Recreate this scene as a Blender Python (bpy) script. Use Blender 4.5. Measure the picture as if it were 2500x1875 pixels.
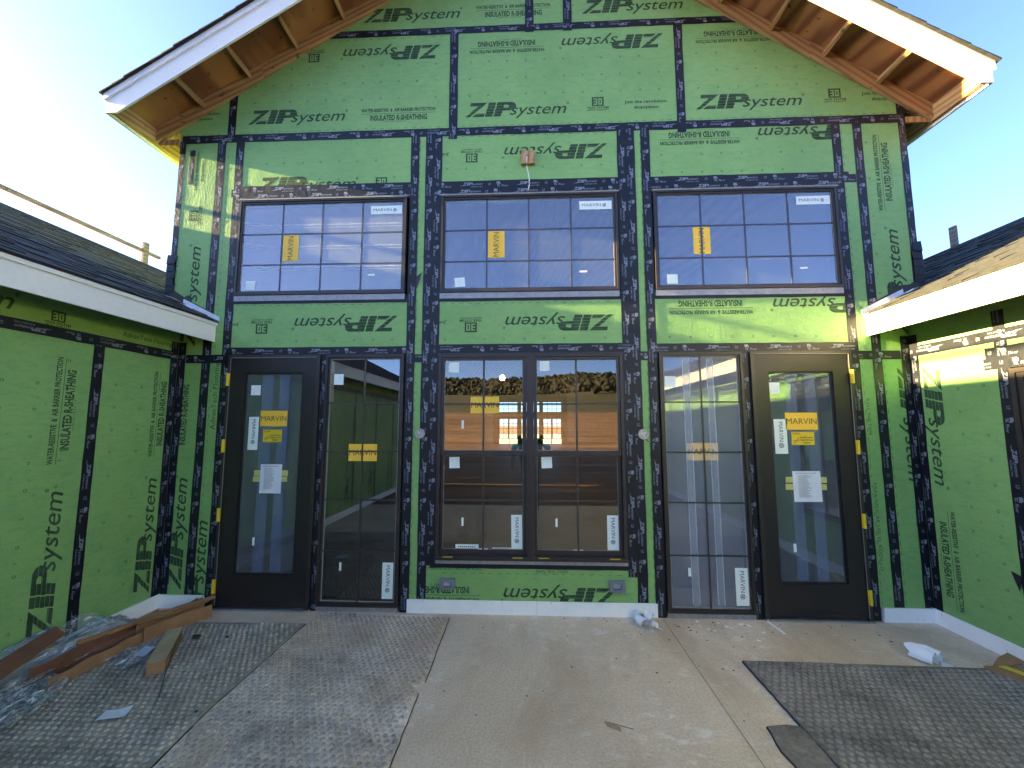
import bpy, bmesh, math, random
from mathutils import Vector, Matrix, noise as mnoise
R = math.radians
sc = bpy.context.scene
for o in list(bpy.data.objects):
    bpy.data.objects.remove(o)
# ------------------------------------------------------------------ camera
CAM = Vector((0.0, -4.148, 1.788))
cd = bpy.data.cameras.new('camera')
co = bpy.data.objects.new('camera', cd)
sc.collection.objects.link(co)
co.location = CAM
yaw, pitch = R(-2.5075), R(5.774)
fwd = Vector((math.sin(yaw) * math.cos(pitch), math.cos(yaw) * math.cos(pitch), math.sin(pitch)))
co.rotation_euler = fwd.to_track_quat('-Z', 'Y').to_euler()
cd.sensor_fit = 'HORIZONTAL'
cd.sensor_width = 36.0
cd.lens = 36.0 * 1012.83 / 2500.0
cd.clip_start = 0.01
cd.clip_end = 6000
sc.camera = co
# ------------------------------------------------------------------ light
SUN = Vector((-1.0, -0.038, 0.235)).normalized()          # towards the sun
sun_el = math.asin(SUN.z)
w = bpy.data.worlds.new('World')
sc.world = w
w.use_nodes = True
nt = w.node_tree
bg = nt.nodes['Background']
sky = nt.nodes.new('ShaderNodeTexSky')
sky.sky_type = 'NISHITA'
sky.sun_disc = False
sky.sun_elevation = sun_el
sky.sun_rotation = math.atan2(SUN.x, SUN.y)
sky.altitude = 200
sky.air_density = 0.4
sky.dust_density = 0.8
sky.ozone_density = 2.0
nt.links.new(sky.outputs[0], bg.inputs[0])
bg.inputs[1].default_value = 0.05
sd = bpy.data.lights.new('sun', 'SUN')
so = bpy.data.objects.new('sun', sd)
sc.collection.objects.link(so)
sd.energy = 3.6
sd.angle = R(0.5)
sd.color = (1.0, 0.76, 0.33)
so.rotation_euler = SUN.to_track_quat('Z', 'Y').to_euler()
so.location = (-20, -5, 12)
sc.view_settings.view_transform = 'Standard'
sc.view_settings.look = 'None'
sc.view_settings.gamma = 1.0
sc.view_settings.exposure = 4.35
sc.view_settings.use_curve_mapping = False
sc.render.engine = 'CYCLES'
sc.cycles.use_denoising = True
sc.cycles.max_bounces = 8
sc.cycles.diffuse_bounces = 4
sc.cycles.glossy_bounces = 4
sc.cycles.transparent_max_bounces = 24
sc.cycles.caustics_reflective = False
sc.cycles.caustics_refractive = False
rnd = random.Random(7)

# ------------------------------------------------------------------ materials
MATS = {}
def srgb(r, g, b):
    f = lambda c: (c / 255 / 12.92) if c / 255 <= 0.04045 else ((c / 255 + 0.055) / 1.055) ** 2.4
    return (f(r), f(g), f(b))
def new_mat(name):
    m = bpy.data.materials.new(name)
    m.use_nodes = True
    MATS[name] = m
    return m, m.node_tree.nodes, m.node_tree.links, m.node_tree.nodes['Principled BSDF']
def coords(n, l, scale=(1, 1, 1), src='Object'):
    tc = n.new('ShaderNodeTexCoord')
    mp = n.new('ShaderNodeMapping')
    mp.inputs['Scale'].default_value = scale
    l.new(tc.outputs[src], mp.inputs[0])
    return mp.outputs[0]
def noise(n, l, vec, scale, detail=4, rough=0.6, dist=0.0):
    t = n.new('ShaderNodeTexNoise')
    t.inputs['Scale'].default_value = scale
    t.inputs['Detail'].default_value = detail
    t.inputs['Roughness'].default_value = rough
    t.inputs['Distortion'].default_value = dist
    l.new(vec, t.inputs['Vector'])
    return t.outputs[0]
def ramp(n, l, fac, stops):
    r = n.new('ShaderNodeValToRGB')
    e = r.color_ramp.elements
    while len(e) < len(stops):
        e.new(0.5)
    for i, (p, c) in enumerate(stops):
        e[i].position = p
        e[i].color = (c[0], c[1], c[2], 1) if not isinstance(c, (int, float)) else (c, c, c, 1)
    l.new(fac, r.inputs[0])
    return r.outputs[0]
def mixc(n, l, fac, a, b, blend='MIX'):
    m = n.new('ShaderNodeMix')
    m.data_type = 'RGBA'
    m.blend_type = blend
    for sock, v in ((m.inputs[0], fac), (m.inputs[6], a), (m.inputs[7], b)):
        if isinstance(v, (int, float)):
            sock.default_value = v
        elif isinstance(v, tuple):
            sock.default_value = (*v[:3], 1)
        else:
            l.new(v, sock)
    return m.outputs[2]
def bump(n, l, height, strength, dist=0.01, prev=None):
    b = n.new('ShaderNodeBump')
    b.inputs['Strength'].default_value = strength
    b.inputs['Distance'].default_value = dist
    l.new(height, b.inputs['Height'])
    if prev is not None:
        l.new(prev, b.inputs['Normal'])
    return b.outputs[0]
def simple(name, c1, c2=None, scale=8, rough=0.6, bs=0.0, bscale=60, metal=0.0, vs=(1, 1, 1), spec=0.5, bdist=0.002):
    m, n, l, p = new_mat(name)
    v = coords(n, l, vs)
    if c2 is None:
        c2 = tuple(c * 0.8 for c in c1)
    f = noise(n, l, v, scale, 5, 0.65)
    col = ramp(n, l, f, [(0.35, c1), (0.65, c2)])
    l.new(col, p.inputs['Base Color'])
    p.inputs['Roughness'].default_value = rough
    p.inputs['Metallic'].default_value = metal
    p.inputs['Specular IOR Level'].default_value = spec
    if bs:
        l.new(bump(n, l, noise(n, l, v, bscale, 6, 0.7), bs, bdist), p.inputs['Normal'])
    return m

def zip_mat():
    m, n, l, p = new_mat('green_sheathing')
    v = coords(n, l)
    base = ramp(n, l, noise(n, l, v, 1.3, 5, 0.6), [(0.3, (0.202, 0.375, 0.115)), (0.5, (0.236, 0.425, 0.138)), (0.7, (0.258, 0.45, 0.152))])
    grime = ramp(n, l, noise(n, l, coords(n, l, (3, 3, 9)), 3.0, 8, 0.75, 0.6), [(0.46, 0.0), (0.62, 0.45), (0.8, 0.9)])
    c = mixc(n, l, grime, base, (0.14, 0.32, 0.125))
    scr = ramp(n, l, noise(n, l, coords(n, l, (26, 26, 2)), 4.0, 4, 0.6, 1.5), [(0.67, 0.0), (0.71, 0.6), (0.74, 0.0)])
    c = mixc(n, l, scr, c, (0.30, 0.52, 0.27))
    sp = ramp(n, l, noise(n, l, v, 38, 3, 0.6), [(0.66, 0.0), (0.74, 0.75)])
    c = mixc(n, l, sp, c, (0.07, 0.17, 0.06))
    l.new(c, p.inputs['Base Color'])
    p.inputs['Roughness'].default_value = 0.5
    p.inputs['Specular IOR Level'].default_value = 0.35
    vo = n.new('ShaderNodeTexVoronoi')
    vo.inputs['Scale'].default_value = 55
    l.new(coords(n, l, (1, 1, 0.6)), vo.inputs['Vector'])
    b1 = bump(n, l, vo.outputs[0], 0.25, 0.0018)
    b2 = bump(n, l, noise(n, l, v, 40, 4, 0.6), 0.55, 0.0045, b1)
    b3 = bump(n, l, noise(n, l, v, 2.2, 2, 0.5), 0.35, 0.03, b2)
    l.new(b3, p.inputs['Normal'])
    return m
zip_mat()
simple('printed_ink', (0.024, 0.048, 0.024), (0.055, 0.10, 0.05), 9, 0.7, spec=0.25)
simple('faint_ink', (0.022, 0.06, 0.022), (0.04, 0.10, 0.04), 30, 0.6)
def tape_mat():
    m, n, l, p = new_mat('black_tape')
    v = coords(n, l)
    c = ramp(n, l, noise(n, l, v, 5, 6, 0.7), [(0.3, (0.004, 0.005, 0.009)), (0.75, (0.014, 0.015, 0.024))])
    l.new(c, p.inputs['Base Color'])
    p.inputs['Roughness'].default_value = 0.40
    p.inputs['Specular IOR Level'].default_value = 0.35
    b1 = bump(n, l, noise(n, l, coords(n, l, (1, 1, 1)), 42, 5, 0.7, 0.8), 0.5, 0.003)
    b2 = bump(n, l, noise(n, l, v, 9, 3, 0.6, 1.2), 0.5, 0.008, b1)
    l.new(b2, p.inputs['Normal'])
    return m
tape_mat()
simple('tape_print', (0.26, 0.28, 0.35), (0.15, 0.165, 0.22), 40, 0.5)
simple('tape_print_dim', (0.09, 0.10, 0.14), (0.12, 0.13, 0.18), 40, 0.5)
simple('bronze_frame', (0.028, 0.021, 0.020), (0.036, 0.028, 0.026), 6, 0.38, 0.05, 90)
simple('muntin_bronze', (0.040, 0.032, 0.031), (0.05, 0.04, 0.04), 6, 0.35)
simple('muntin_blue', (0.05, 0.05, 0.085), (0.06, 0.06, 0.095), 6, 0.4)
simple('door_paint', (0.014, 0.012, 0.013), (0.019, 0.016, 0.016), 4, 0.42, 0.04, 60)
simple('spacer', (0.30, 0.29, 0.26), (0.24, 0.23, 0.2), 20, 0.5)
simple('nail_fin', (0.36, 0.36, 0.38), (0.28, 0.27, 0.29), 14, 0.45, 0.1, 60, 0.3)
simple('white_trim', (0.80, 0.78, 0.74), (0.84, 0.82, 0.78), 30, 0.6, 0.35, 240, bdist=0.0012)
def foam_mat():
    m, n, l, p = new_mat('white_base')
    v = coords(n, l)
    sp = ramp(n, l, noise(n, l, v, 30, 4, 0.7), [(0.66, 0.0), (0.72, 1.0)])
    low = ramp(n, l, noise(n, l, v, 5, 5, 0.7), [(0.4, (0.90, 0.90, 0.88)), (0.7, (0.84, 0.84, 0.82))])
    l.new(mixc(n, l, sp, low, (0.22, 0.21, 0.19)), p.inputs['Base Color'])
    p.inputs['Roughness'].default_value = 0.7
    l.new(bump(n, l, noise(n, l, v, 50, 5, 0.6), 0.3, 0.003), p.inputs['Normal'])
foam_mat()
def wood_mat(name, c1, c2, c3, axis=(1, 0, 0), rough=0.65, scale=2.2, stretch=9, dist=5):
    m, n, l, p = new_mat(name)
    ax = Vector(axis).normalized()
    a2 = ax.cross(Vector((0, 1, 0))) if abs(ax.y) < .9 else Vector((1, 0, 0))
    a2.normalize(); a3 = ax.cross(a2)
    tc = n.new('ShaderNodeTexCoord'); oi = n.new('ShaderNodeObjectInfo'); ad = n.new('ShaderNodeVectorMath'); ad.operation = 'ADD'
    sc_ = n.new('ShaderNodeMath'); sc_.operation = 'MULTIPLY'; sc_.inputs[1].default_value = 13.0
    l.new(oi.outputs['Random'], sc_.inputs[0]); l.new(tc.outputs['Object'], ad.inputs[0]); l.new(sc_.outputs[0], ad.inputs[1])
    cb_ = n.new('ShaderNodeCombineXYZ')
    for i_, (q_, k_) in enumerate(((ax, 1.0), (a2, stretch), (a3, stretch))):
        d_ = n.new('ShaderNodeVectorMath'); d_.operation = 'DOT_PRODUCT'; d_.inputs[1].default_value = tuple(q_ * k_)
        l.new(ad.outputs[0], d_.inputs[0]); l.new(d_.outputs['Value'], cb_.inputs[i_])
    v = cb_.outputs[0]
    wv = n.new('ShaderNodeTexWave')
    wv.wave_type = 'BANDS'; wv.bands_direction = 'DIAGONAL'
    wv.inputs['Scale'].default_value = scale * 0.5
    wv.inputs['Distortion'].default_value = dist
    wv.inputs['Detail'].default_value = 4
    wv.inputs['Detail Scale'].default_value = 0.6
    l.new(v, wv.inputs['Vector'])
    grain = ramp(n, l, wv.outputs[0], [(0.2, c1), (0.6, c2), (0.95, c3)])
    big = noise(n, l, coords(n, l), 2.0, 5, 0.6)
    c = mixc(n, l, ramp(n, l, big, [(0.3, 0.0), (0.7, 0.5)]), grain, c3)
    kn = ramp(n, l, noise(n, l, coords(n, l, (5, 9, 9)), 1.6, 1, 0.5), [(0.70, 0.0), (0.76, 0.8)])
    c = mixc(n, l, kn, c, tuple(q * 0.35 for q in c3))
    l.new(c, p.inputs['Base Color'])
    p.inputs['Roughness'].default_value = rough
    l.new(bump(n, l, wv.outputs[0], 0.15, 0.002), p.inputs['Normal'])
    return m
LW = ((0.52, 0.33, 0.155), (0.44, 0.25, 0.11), (0.30, 0.15, 0.06))
wood_mat('lumber', *LW, axis=(0, 0, 1))
wood_mat('lumber_y', *LW, axis=(0, 1, 0))
wood_mat('lumber_rise', *LW, axis=(1, 0, 0.64))
wood_mat('lumber_fall', *LW, axis=(1, 0, -0.64))
wood_mat('plywood', (0.42, 0.205, 0.08), (0.31, 0.135, 0.05), (0.17, 0.062, 0.025), (0, 1, 0), 0.7, 0.9, 5, 9)
wood_mat('weathered_lumber', (0.24, 0.20, 0.165), (0.19, 0.155, 0.125), (0.13, 0.105, 0.085), (0, 1, 0))
simple('shingle', (0.010, 0.0105, 0.0125), (0.026, 0.025, 0.025), 14, 0.85, 0.6, 300, bdist=0.002)
simple('underlayment', (0.02, 0.018, 0.017), (0.035, 0.03, 0.028), 6, 0.55, 0.4, 12, bdist=0.01)
simple('flashing', (0.74, 0.77, 0.82), (0.60, 0.63, 0.69), 18, 0.4, 0.3, 30, 0.15)
simple('aluminium', (0.45, 0.46, 0.47), (0.35, 0.36, 0.37), 10, 0.35, 0.1, 80, 0.7)
simple('box_plastic', (0.20, 0.21, 0.23), (0.16, 0.17, 0.19), 8, 0.5)
simple('yellow_plastic', (0.80, 0.58, 0.03), (0.7, 0.5, 0.03), 20, 0.4)
simple('yellow_label', (0.92, 0.56, 0.05), (0.86, 0.52, 0.045), 12, 0.55)
simple('pale_yellow_tape', (0.52, 0.52, 0.18), (0.48, 0.47, 0.16), 12, 0.5)
simple('white_label', (0.80, 0.86, 0.82), (0.76, 0.83, 0.79), 12, 0.5)
simple('paper', (0.74, 0.78, 0.84), (0.66, 0.70, 0.78), 12, 0.6, 0.2, 20, bdist=0.004)
simple('crumpled_paper', (0.86, 0.87, 0.88), (0.78, 0.80, 0.83), 12, 0.7, 0.6, 45, bdist=0.006)
simple('label_ink', (0.03, 0.035, 0.04), (0.04, 0.045, 0.05), 12, 0.5)
simple('cardboard', (0.34, 0.19, 0.09), (0.27, 0.145, 0.065), 7, 0.75, 0.2, 40)
simple('cardboard_inside', (0.46, 0.37, 0.23), (0.38, 0.29, 0.17), 6, 0.75, 0.2, 40)
simple('cardboard_dark', (0.20, 0.085, 0.045), (0.15, 0.065, 0.035), 7, 0.7, 0.2, 40)
simple('interior_board', (0.16, 0.14, 0.115), (0.12, 0.10, 0.085), 3, 0.8)
simple('interior_floor', (0.20, 0.18, 0.15), (0.16, 0.14, 0.12), 3, 0.5)
simple('white_cable', (0.75, 0.75, 0.72), None, 10, 0.5)
simple('black_scrap', (0.012, 0.012, 0.013), (0.02, 0.02, 0.02), 60, 0.45, 0.4, 90)
simple('dark_chip', (0.06, 0.04, 0.028), (0.03, 0.022, 0.018), 60, 0.8)
simple('green_twine', (0.02, 0.09, 0.06), None, 60, 0.6)
simple('pale_wood_chip', (0.84, 0.80, 0.70), (0.88, 0.85, 0.78), 60, 0.7)
simple('orange_paint', (0.75, 0.09, 0.02), None, 20, 0.5)
simple('pale_gravel', (0.62, 0.60, 0.52), (0.52, 0.50, 0.42), 0.8, 0.9)
def concrete_mat():
    m, n, l, p = new_mat('broomed_concrete')
    v = coords(n, l)
    base = ramp(n, l, noise(n, l, v, 0.9, 6, 0.6), [(0.3, (0.62, 0.49, 0.355)), (0.55, (0.69, 0.56, 0.42)), (0.75, (0.73, 0.61, 0.475))])
    fine = ramp(n, l, noise(n, l, v, 60, 4, 0.7), [(0.3, 0.72), (0.7, 1.12)])
    c = mixc(n, l, 1.0, base, fine, 'MULTIPLY')
    # dusty pale scuffs of boots
    scuff = noise(n, l, coords(n, l, (1.2, 2.2, 1)), 5.5, 7, 0.72, 0.7)
    gate = ramp(n, l, noise(n, l, v, 1.6, 2, 0.5), [(0.40, 0.0), (0.56, 1.0)])
    sf = mixc(n, l, 1.0, ramp(n, l, scuff, [(0.52, 0.0), (0.66, 0.6)]), gate, 'MULTIPLY')
    c = mixc(n, l, sf, c, (0.80, 0.75, 0.68))
    st = ramp(n, l, noise(n, l, coords(n, l, (1, 0.5, 1)), 1.2, 5, 0.65, 0.8), [(0.48, 0.0), (0.66, 0.6)])
    c = mixc(n, l, st, c, (0.42, 0.30, 0.20))
    pit = ramp(n, l, noise(n, l, v, 170, 2, 0.5), [(0.70, 0.0), (0.74, 0.6)])
    c = mixc(n, l, pit, c, (0.20, 0.155, 0.11))
    l.new(c, p.inputs['Base Color'])
    p.inputs['Roughness'].default_value = 0.85
    p.inputs['Specular IOR Level'].default_value = 0.2
    br = noise(n, l, coords(n, l, (160, 2.5, 1)), 1.0, 3, 0.6)
    b1 = bump(n, l, br, 0.55, 0.002)
    b2 = bump(n, l, noise(n, l, v, 40, 6, 0.7), 0.3, 0.003, b1)
    l.new(b2, p.inputs['Normal'])
concrete_mat()
def rubber_mat(name, dust_c, tint_c, amount):
    m, n, l, p = new_mat(name)
    v = coords(n, l)
    d = noise(n, l, v, 1.9, 9, 0.74, 0.5)
    c = ramp(n, l, d, [(0.32, tuple(q * 0.38 for q in dust_c)), (0.48, tuple(q * 0.72 for q in dust_c)), (0.68, tuple(q * 1.1 for q in dust_c))])
    f = ramp(n, l, noise(n, l, v, 34, 5, 0.75), [(0.3, 0.6), (0.7, 1.45)])
    c = mixc(n, l, 1.0, c, f, 'MULTIPLY')
    t = ramp(n, l, noise(n, l, v, 1.1, 3, 0.5), [(0.5 , 0.0), (0.7, amount)])
    c = mixc(n, l, t, c, tint_c)
    wsp = ramp(n, l, noise(n, l, coords(n, l, (1, 1.5, 1)), 9, 8, 0.8, 0.8), [(0.60, 0.0), (0.74, 0.55)])
    c = mixc(n, l, wsp, c, (0.62, 0.58, 0.53))
    l.new(c, p.inputs['Base Color'])
    p.inputs['Roughness'].default_value = 0.8
    p.inputs['Specular IOR Level'].default_value = 0.12
    l.new(bump(n, l, noise(n, l, v, 70, 6, 0.75), 0.6, 0.003), p.inputs['Normal'])
rubber_mat('rubber_grey', (0.38, 0.335, 0.265), (0.31, 0.265, 0.19), 0.4)
rubber_mat('button_grey', (0.47, 0.415, 0.335), (0.38, 0.34, 0.26), 0.4)
rubber_mat('rubber_dusty', (0.70, 0.60, 0.48), (0.52, 0.37, 0.23), 0.75)
rubber_mat('button_dusty', (0.45, 0.385, 0.31), (0.40, 0.30, 0.20), 0.6)
rubber_mat('rubber_dark', (0.215, 0.195, 0.17), (0.22, 0.19, 0.155), 0.3)
rubber_mat('button_dark', (0.30, 0.27, 0.225), (0.26, 0.235, 0.20), 0.4)
simple('edge_shadow_skirt', (0.012, 0.012, 0.012), (0.03, 0.029, 0.026), 20, 0.8)
def dirt_mat():
    m, n, l, p = new_mat('terrain')
    tc = n.new('ShaderNodeTexCoord')
    sx = n.new('ShaderNodeSeparateXYZ')
    l.new(tc.outputs['Object'], sx.inputs[0])
    v = coords(n, l)
    dirt = ramp(n, l, noise(n, l, coords(n, l, (0.06, 0.7, 1)), 0.6, 12, 0.85), [(0.40, (0.11, 0.052, 0.023)), (0.5, (0.21, 0.112, 0.05)), (0.62, (0.42, 0.25, 0.13))])
    grass = ramp(n, l, noise(n, l, coords(n, l, (0.15, 1, 1)), 0.35, 10, 0.8), [(0.42, (0.018, 0.024, 0.007)), (0.6, (0.085, 0.075, 0.026))])
    mr = n.new('ShaderNodeMapRange')
    mr.inputs['From Min'].default_value = 3.6
    mr.inputs['From Max'].default_value = 4.6
    l.new(sx.outputs[2], mr.inputs[0])
    c = mixc(n, l, mr.outputs[0], dirt, grass)
    l.new(c, p.inputs['Base Color'])
    p.inputs['Roughness'].default_value = 0.95
    l.new(bump(n, l, noise(n, l, v, 1.5, 8, 0.7), 0.8, 0.15), p.inputs['Normal'])
dirt_mat()
simple('foliage', (0.014, 0.017, 0.006), (0.032, 0.032, 0.012), 0.5, 0.9, 0.8, 3, bdist=0.3)
def glass_mat(name, base, tint, gl, rough=0.0):
    m = bpy.data.materials.new(name)
    m.use_nodes = True
    MATS[name] = m
    n, l = m.node_tree.nodes, m.node_tree.links
    n.clear()
    out = n.new('ShaderNodeOutputMaterial')
    mx = n.new('ShaderNodeMixShader')
    tr = n.new('ShaderNodeBsdfTransparent')
    tr.inputs[0].default_value = (*tint, 1)
    g = n.new('ShaderNodeBsdfGlossy')
    g.inputs['Color'].default_value = (*gl, 1)
    g.inputs['Roughness'].default_value = rough
    fr = n.new('ShaderNodeFresnel')
    fr.inputs[0].default_value = 1.5
    v = coords(n, l)
    l.new(bump(n, l, noise(n, l, v, 1.1, 1, 0.4), 0.025, 0.004), g.inputs['Normal'])
    mp = n.new('ShaderNodeMapRange')
    mp.inputs['From Min'].default_value = 0.04
    mp.inputs['From Max'].default_value = 1.0
    mp.inputs['To Min'].default_value = base
    mp.inputs['To Max'].default_value = 1.0
    l.new(fr.outputs[0], mp.inputs[0])
    l.new(mp.outputs[0], mx.inputs[0])
    l.new(tr.outputs[0], mx.inputs[1])
    l.new(g.outputs[0], mx.inputs[2])
    l.new(mx.outputs[0], out.inputs[0])
glass_mat('glass_lower', 0.21, (0.42, 0.42, 0.36), (1.0, 0.88, 0.74))
glass_mat('glass_side', 0.17, (0.48, 0.54, 0.55), (0.90, 0.93, 1.0))
glass_mat('glass', 0.155, (0.50, 0.54, 0.50), (1.0, 0.94, 0.90))
glass_mat('glass_door', 0.15, (0.45, 0.55, 0.53), (0.85, 0.93, 1.0))
glass_mat('glass_upper', 0.30, (0.40, 0.44, 0.50), (0.84, 0.78, 0.88))
def film_mat(name):
    m = bpy.data.materials.new(name)
    m.use_nodes = True
    MATS[name] = m
    n, l = m.node_tree.nodes, m.node_tree.links
    n.clear()
    out = n.new('ShaderNodeOutputMaterial')
    v = coords(n, l, (3.0, 1.0, 2.0))
    nb = bump(n, l, noise(n, l, v, 14, 5, 0.65, 1.4), 1.0, 0.012)
    tr = n.new('ShaderNodeBsdfTransparent')
    tr.inputs[0].default_value = (0.90, 0.93, 0.94, 1)
    g = n.new('ShaderNodeBsdfGlossy')
    g.inputs['Roughness'].default_value = 0.12
    l.new(nb, g.inputs['Normal'])
    lw = n.new('ShaderNodeLayerWeight')
    lw.inputs[0].default_value = 0.35
    l.new(nb, lw.inputs['Normal'])
    mr = n.new('ShaderNodeMapRange')
    mr.inputs['To Min'].default_value = 0.16
    mr.inputs['To Max'].default_value = 0.75
    l.new(lw.outputs['Fresnel'], mr.inputs[0])
    mx = n.new('ShaderNodeMixShader')
    l.new(mr.outputs[0], mx.inputs[0]); l.new(tr.outputs[0], mx.inputs[1]); l.new(g.outputs[0], mx.inputs[2])
    df = n.new('ShaderNodeBsdfDiffuse')
    df.inputs[0].default_value = (0.86, 0.90, 0.92, 1)
    st = ramp(n, l, noise(n, l, coords(n, l, (9, 1.2, 5)), 5, 6, 0.7, 1.5), [(0.46, 0.05), (0.56, 0.22), (0.62, 0.85), (0.68, 0.15)])  # white streaks painted in as highlights on the folds
    m2 = n.new('ShaderNodeMixShader')
    l.new(st, m2.inputs[0]); l.new(mx.outputs[0], m2.inputs[1]); l.new(df.outputs[0], m2.inputs[2])
    l.new(m2.outputs[0], out.inputs[0])
film_mat('clear_film')
def flatfilm(name, op, col):
    m = bpy.data.materials.new(name)
    m.use_nodes = True
    MATS[name] = m
    n, l = m.node_tree.nodes, m.node_tree.links
    n.clear()
    out = n.new('ShaderNodeOutputMaterial')
    mx = n.new('ShaderNodeMixShader')
    tr = n.new('ShaderNodeBsdfTransparent')
    p = n.new('ShaderNodeBsdfPrincipled')
    p.inputs['Base Color'].default_value = (*col, 1)
    p.inputs['Roughness'].default_value = 0.3
    nz = ramp(n, l, noise(n, l, coords(n, l, (0.7, 1, 2)), 2.5, 4, 0.6), [(0.3, op * 0.85), (0.7, op * 1.15)])
    l.new(nz, mx.inputs[0])
    l.new(tr.outputs[0], mx.inputs[1])
    l.new(p.outputs[0], mx.inputs[2])
    l.new(mx.outputs[0], out.inputs[0])
flatfilm('film_strip', 0.16, (0.35, 0.50, 0.85))
flatfilm('film_haze', 0.25, (0.58, 0.66, 0.76))
flatfilm('film_lavender', 0.30, (0.42, 0.45, 0.58))
flatfilm('film_veil', 0.13, (0.42, 0.50, 0.60))
flatfilm('film_edge', 0.55, (0.75, 0.80, 0.90))
flatfilm('film_edge_faint', 0.15, (0.65, 0.72, 0.9))
m, n, l, p = new_mat('lit_bulb')
p.inputs['Base Color'].default_value = (1, 1, 1, 1)
p.inputs['Emission Color'].default_value = (1, 0.95, 0.85, 1)
p.inputs['Emission Strength'].default_value = 25

# ------------------------------------------------------------------ mesh helpers
def link(o, parent=None):
    sc.collection.objects.link(o)
    if parent is not None:
        o.parent = parent
    return o
def empty(name, loc=(0, 0, 0), rz=0, parent=None):
    o = bpy.data.objects.new(name, None)
    o.location = loc
    o.rotation_euler = (0, 0, rz)
    o.empty_display_size = 0.1
    return link(o, parent)
def tag(o, label=None, cat=None, group=None, kind=None):
    if label: o['label'] = label
    if cat: o['category'] = cat
    if group: o['group'] = group
    if kind: o['kind'] = kind
    return o
class MB:
    def __init__(s):
        s.v, s.f, s.mi = [], [], []
        s.cur = 0
    def box(s, x0, x1, y0, y1, z0, z1):
        if x0 > x1: x0, x1 = x1, x0
        if y0 > y1: y0, y1 = y1, y0
        if z0 > z1: z0, z1 = z1, z0
        b = len(s.v)
        s.v += [(x0, y0, z0), (x1, y0, z0), (x1, y1, z0), (x0, y1, z0), (x0, y0, z1), (x1, y0, z1), (x1, y1, z1), (x0, y1, z1)]
        for q in ((0, 3, 2, 1), (4, 5, 6, 7), (0, 1, 5, 4), (1, 2, 6, 5), (2, 3, 7, 6), (3, 0, 4, 7)):
            s.f.append(tuple(b + i for i in q)); s.mi.append(s.cur)
        return s
    def hexa(s, pts):
        b = len(s.v)
        s.v += [tuple(q) for q in pts]
        for q in ((0, 3, 2, 1), (4, 5, 6, 7), (0, 1, 5, 4), (1, 2, 6, 5), (2, 3, 7, 6), (3, 0, 4, 7)):
            s.f.append(tuple(b + i for i in q)); s.mi.append(s.cur)
        return s
    def bar(s, a, b, w, h, up=(0, 0, 1)):
        a, b, up = Vector(a), Vector(b), Vector(up)
        d = (b - a).normalized()
        sd_ = d.cross(up).normalized()
        u = sd_.cross(d).normalized()
        P = []
        for zz in (-1, 1):
            for (pt, ss) in ((a, -1), (b, -1), (b, 1), (a, 1)):
                P.append(pt + sd_ * (ss * w / 2) + u * (zz * h / 2))
        return s.hexa(P)
    def poly(s, pts):
        b = len(s.v)
        s.v += [tuple(q) for q in pts]
        s.f.append(tuple(range(b, b + len(pts)))); s.mi.append(s.cur)
        return s
    def prism(s, pts, ext):
        """closed polygon pts (3d) extruded by vector ext"""
        b = len(s.v); k = len(pts)
        e = Vector(ext)
        s.v += [tuple(q) for q in pts] + [tuple(Vector(q) + e) for q in pts]
        s.f.append(tuple(b + i for i in range(k))[::-1]); s.mi.append(s.cur)
        s.f.append(tuple(b + k + i for i in range(k))); s.mi.append(s.cur)
        for i in range(k):
            j = (i + 1) % k
            s.f.append((b + i, b + j, b + k + j, b + k + i)); s.mi.append(s.cur)
        return s
    def tube(s, pts, r, n=8, cap=True):
        pts = [Vector(q) for q in pts]
        rings = []
        for i, q in enumerate(pts):
            d = (pts[min(i + 1, len(pts) - 1)] - pts[max(i - 1, 0)]).normalized()
            a = d.cross(Vector((0, 0, 1)))
            if a.length < 1e-3: a = d.cross(Vector((1, 0, 0)))
            a.normalize(); c = d.cross(a)
            rr = r[i] if isinstance(r, (list, tuple)) else r
            b = len(s.v)
            for k in range(n):
                t = 2 * math.pi * k / n
                s.v.append(tuple(q + a * math.cos(t) * rr + c * math.sin(t) * rr))
            rings.append(b)
        for i in range(len(rings) - 1):
            for k in range(n):
                k2 = (k + 1) % n
                s.f.append((rings[i] + k, rings[i] + k2, rings[i + 1] + k2, rings[i + 1] + k)); s.mi.append(s.cur)
        if cap:
            s.f.append(tuple(rings[0] + k for k in range(n))); s.mi.append(s.cur)
            s.f.append(tuple(rings[-1] + k for k in range(n))[::-1]); s.mi.append(s.cur)
        return s
    def build(s, name, mats, parent=None, smooth=False, fix=True, bevel=0.0):
        me = bpy.data.meshes.new(name)
        me.from_pydata(s.v, [], s.f)
        if isinstance(mats, str): mats = [mats]
        for q in mats: me.materials.append(MATS[q])
        if len(mats) > 1: me.polygons.foreach_set('material_index', s.mi)
        if smooth: me.polygons.foreach_set('use_smooth', [True] * len(me.polygons))
        me.update()
        if fix or bevel:
            bm = bmesh.new(); bm.from_mesh(me)
            if fix: bmesh.ops.recalc_face_normals(bm, faces=bm.faces)
            if bevel:
                bmesh.ops.remove_doubles(bm, verts=bm.verts, dist=1e-5)
                bmesh.ops.bevel(bm, geom=bm.edges[:], offset=bevel, segments=2, affect='EDGES', profile=0.5)
            bm.to_mesh(me); bm.free()
        o = bpy.data.objects.new(name, me)
        return link(o, parent)
def boxobj(name, mat, parent, *b, bevel=0.0):
    return MB().box(*b).build(name, mat, parent, bevel=bevel)

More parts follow.
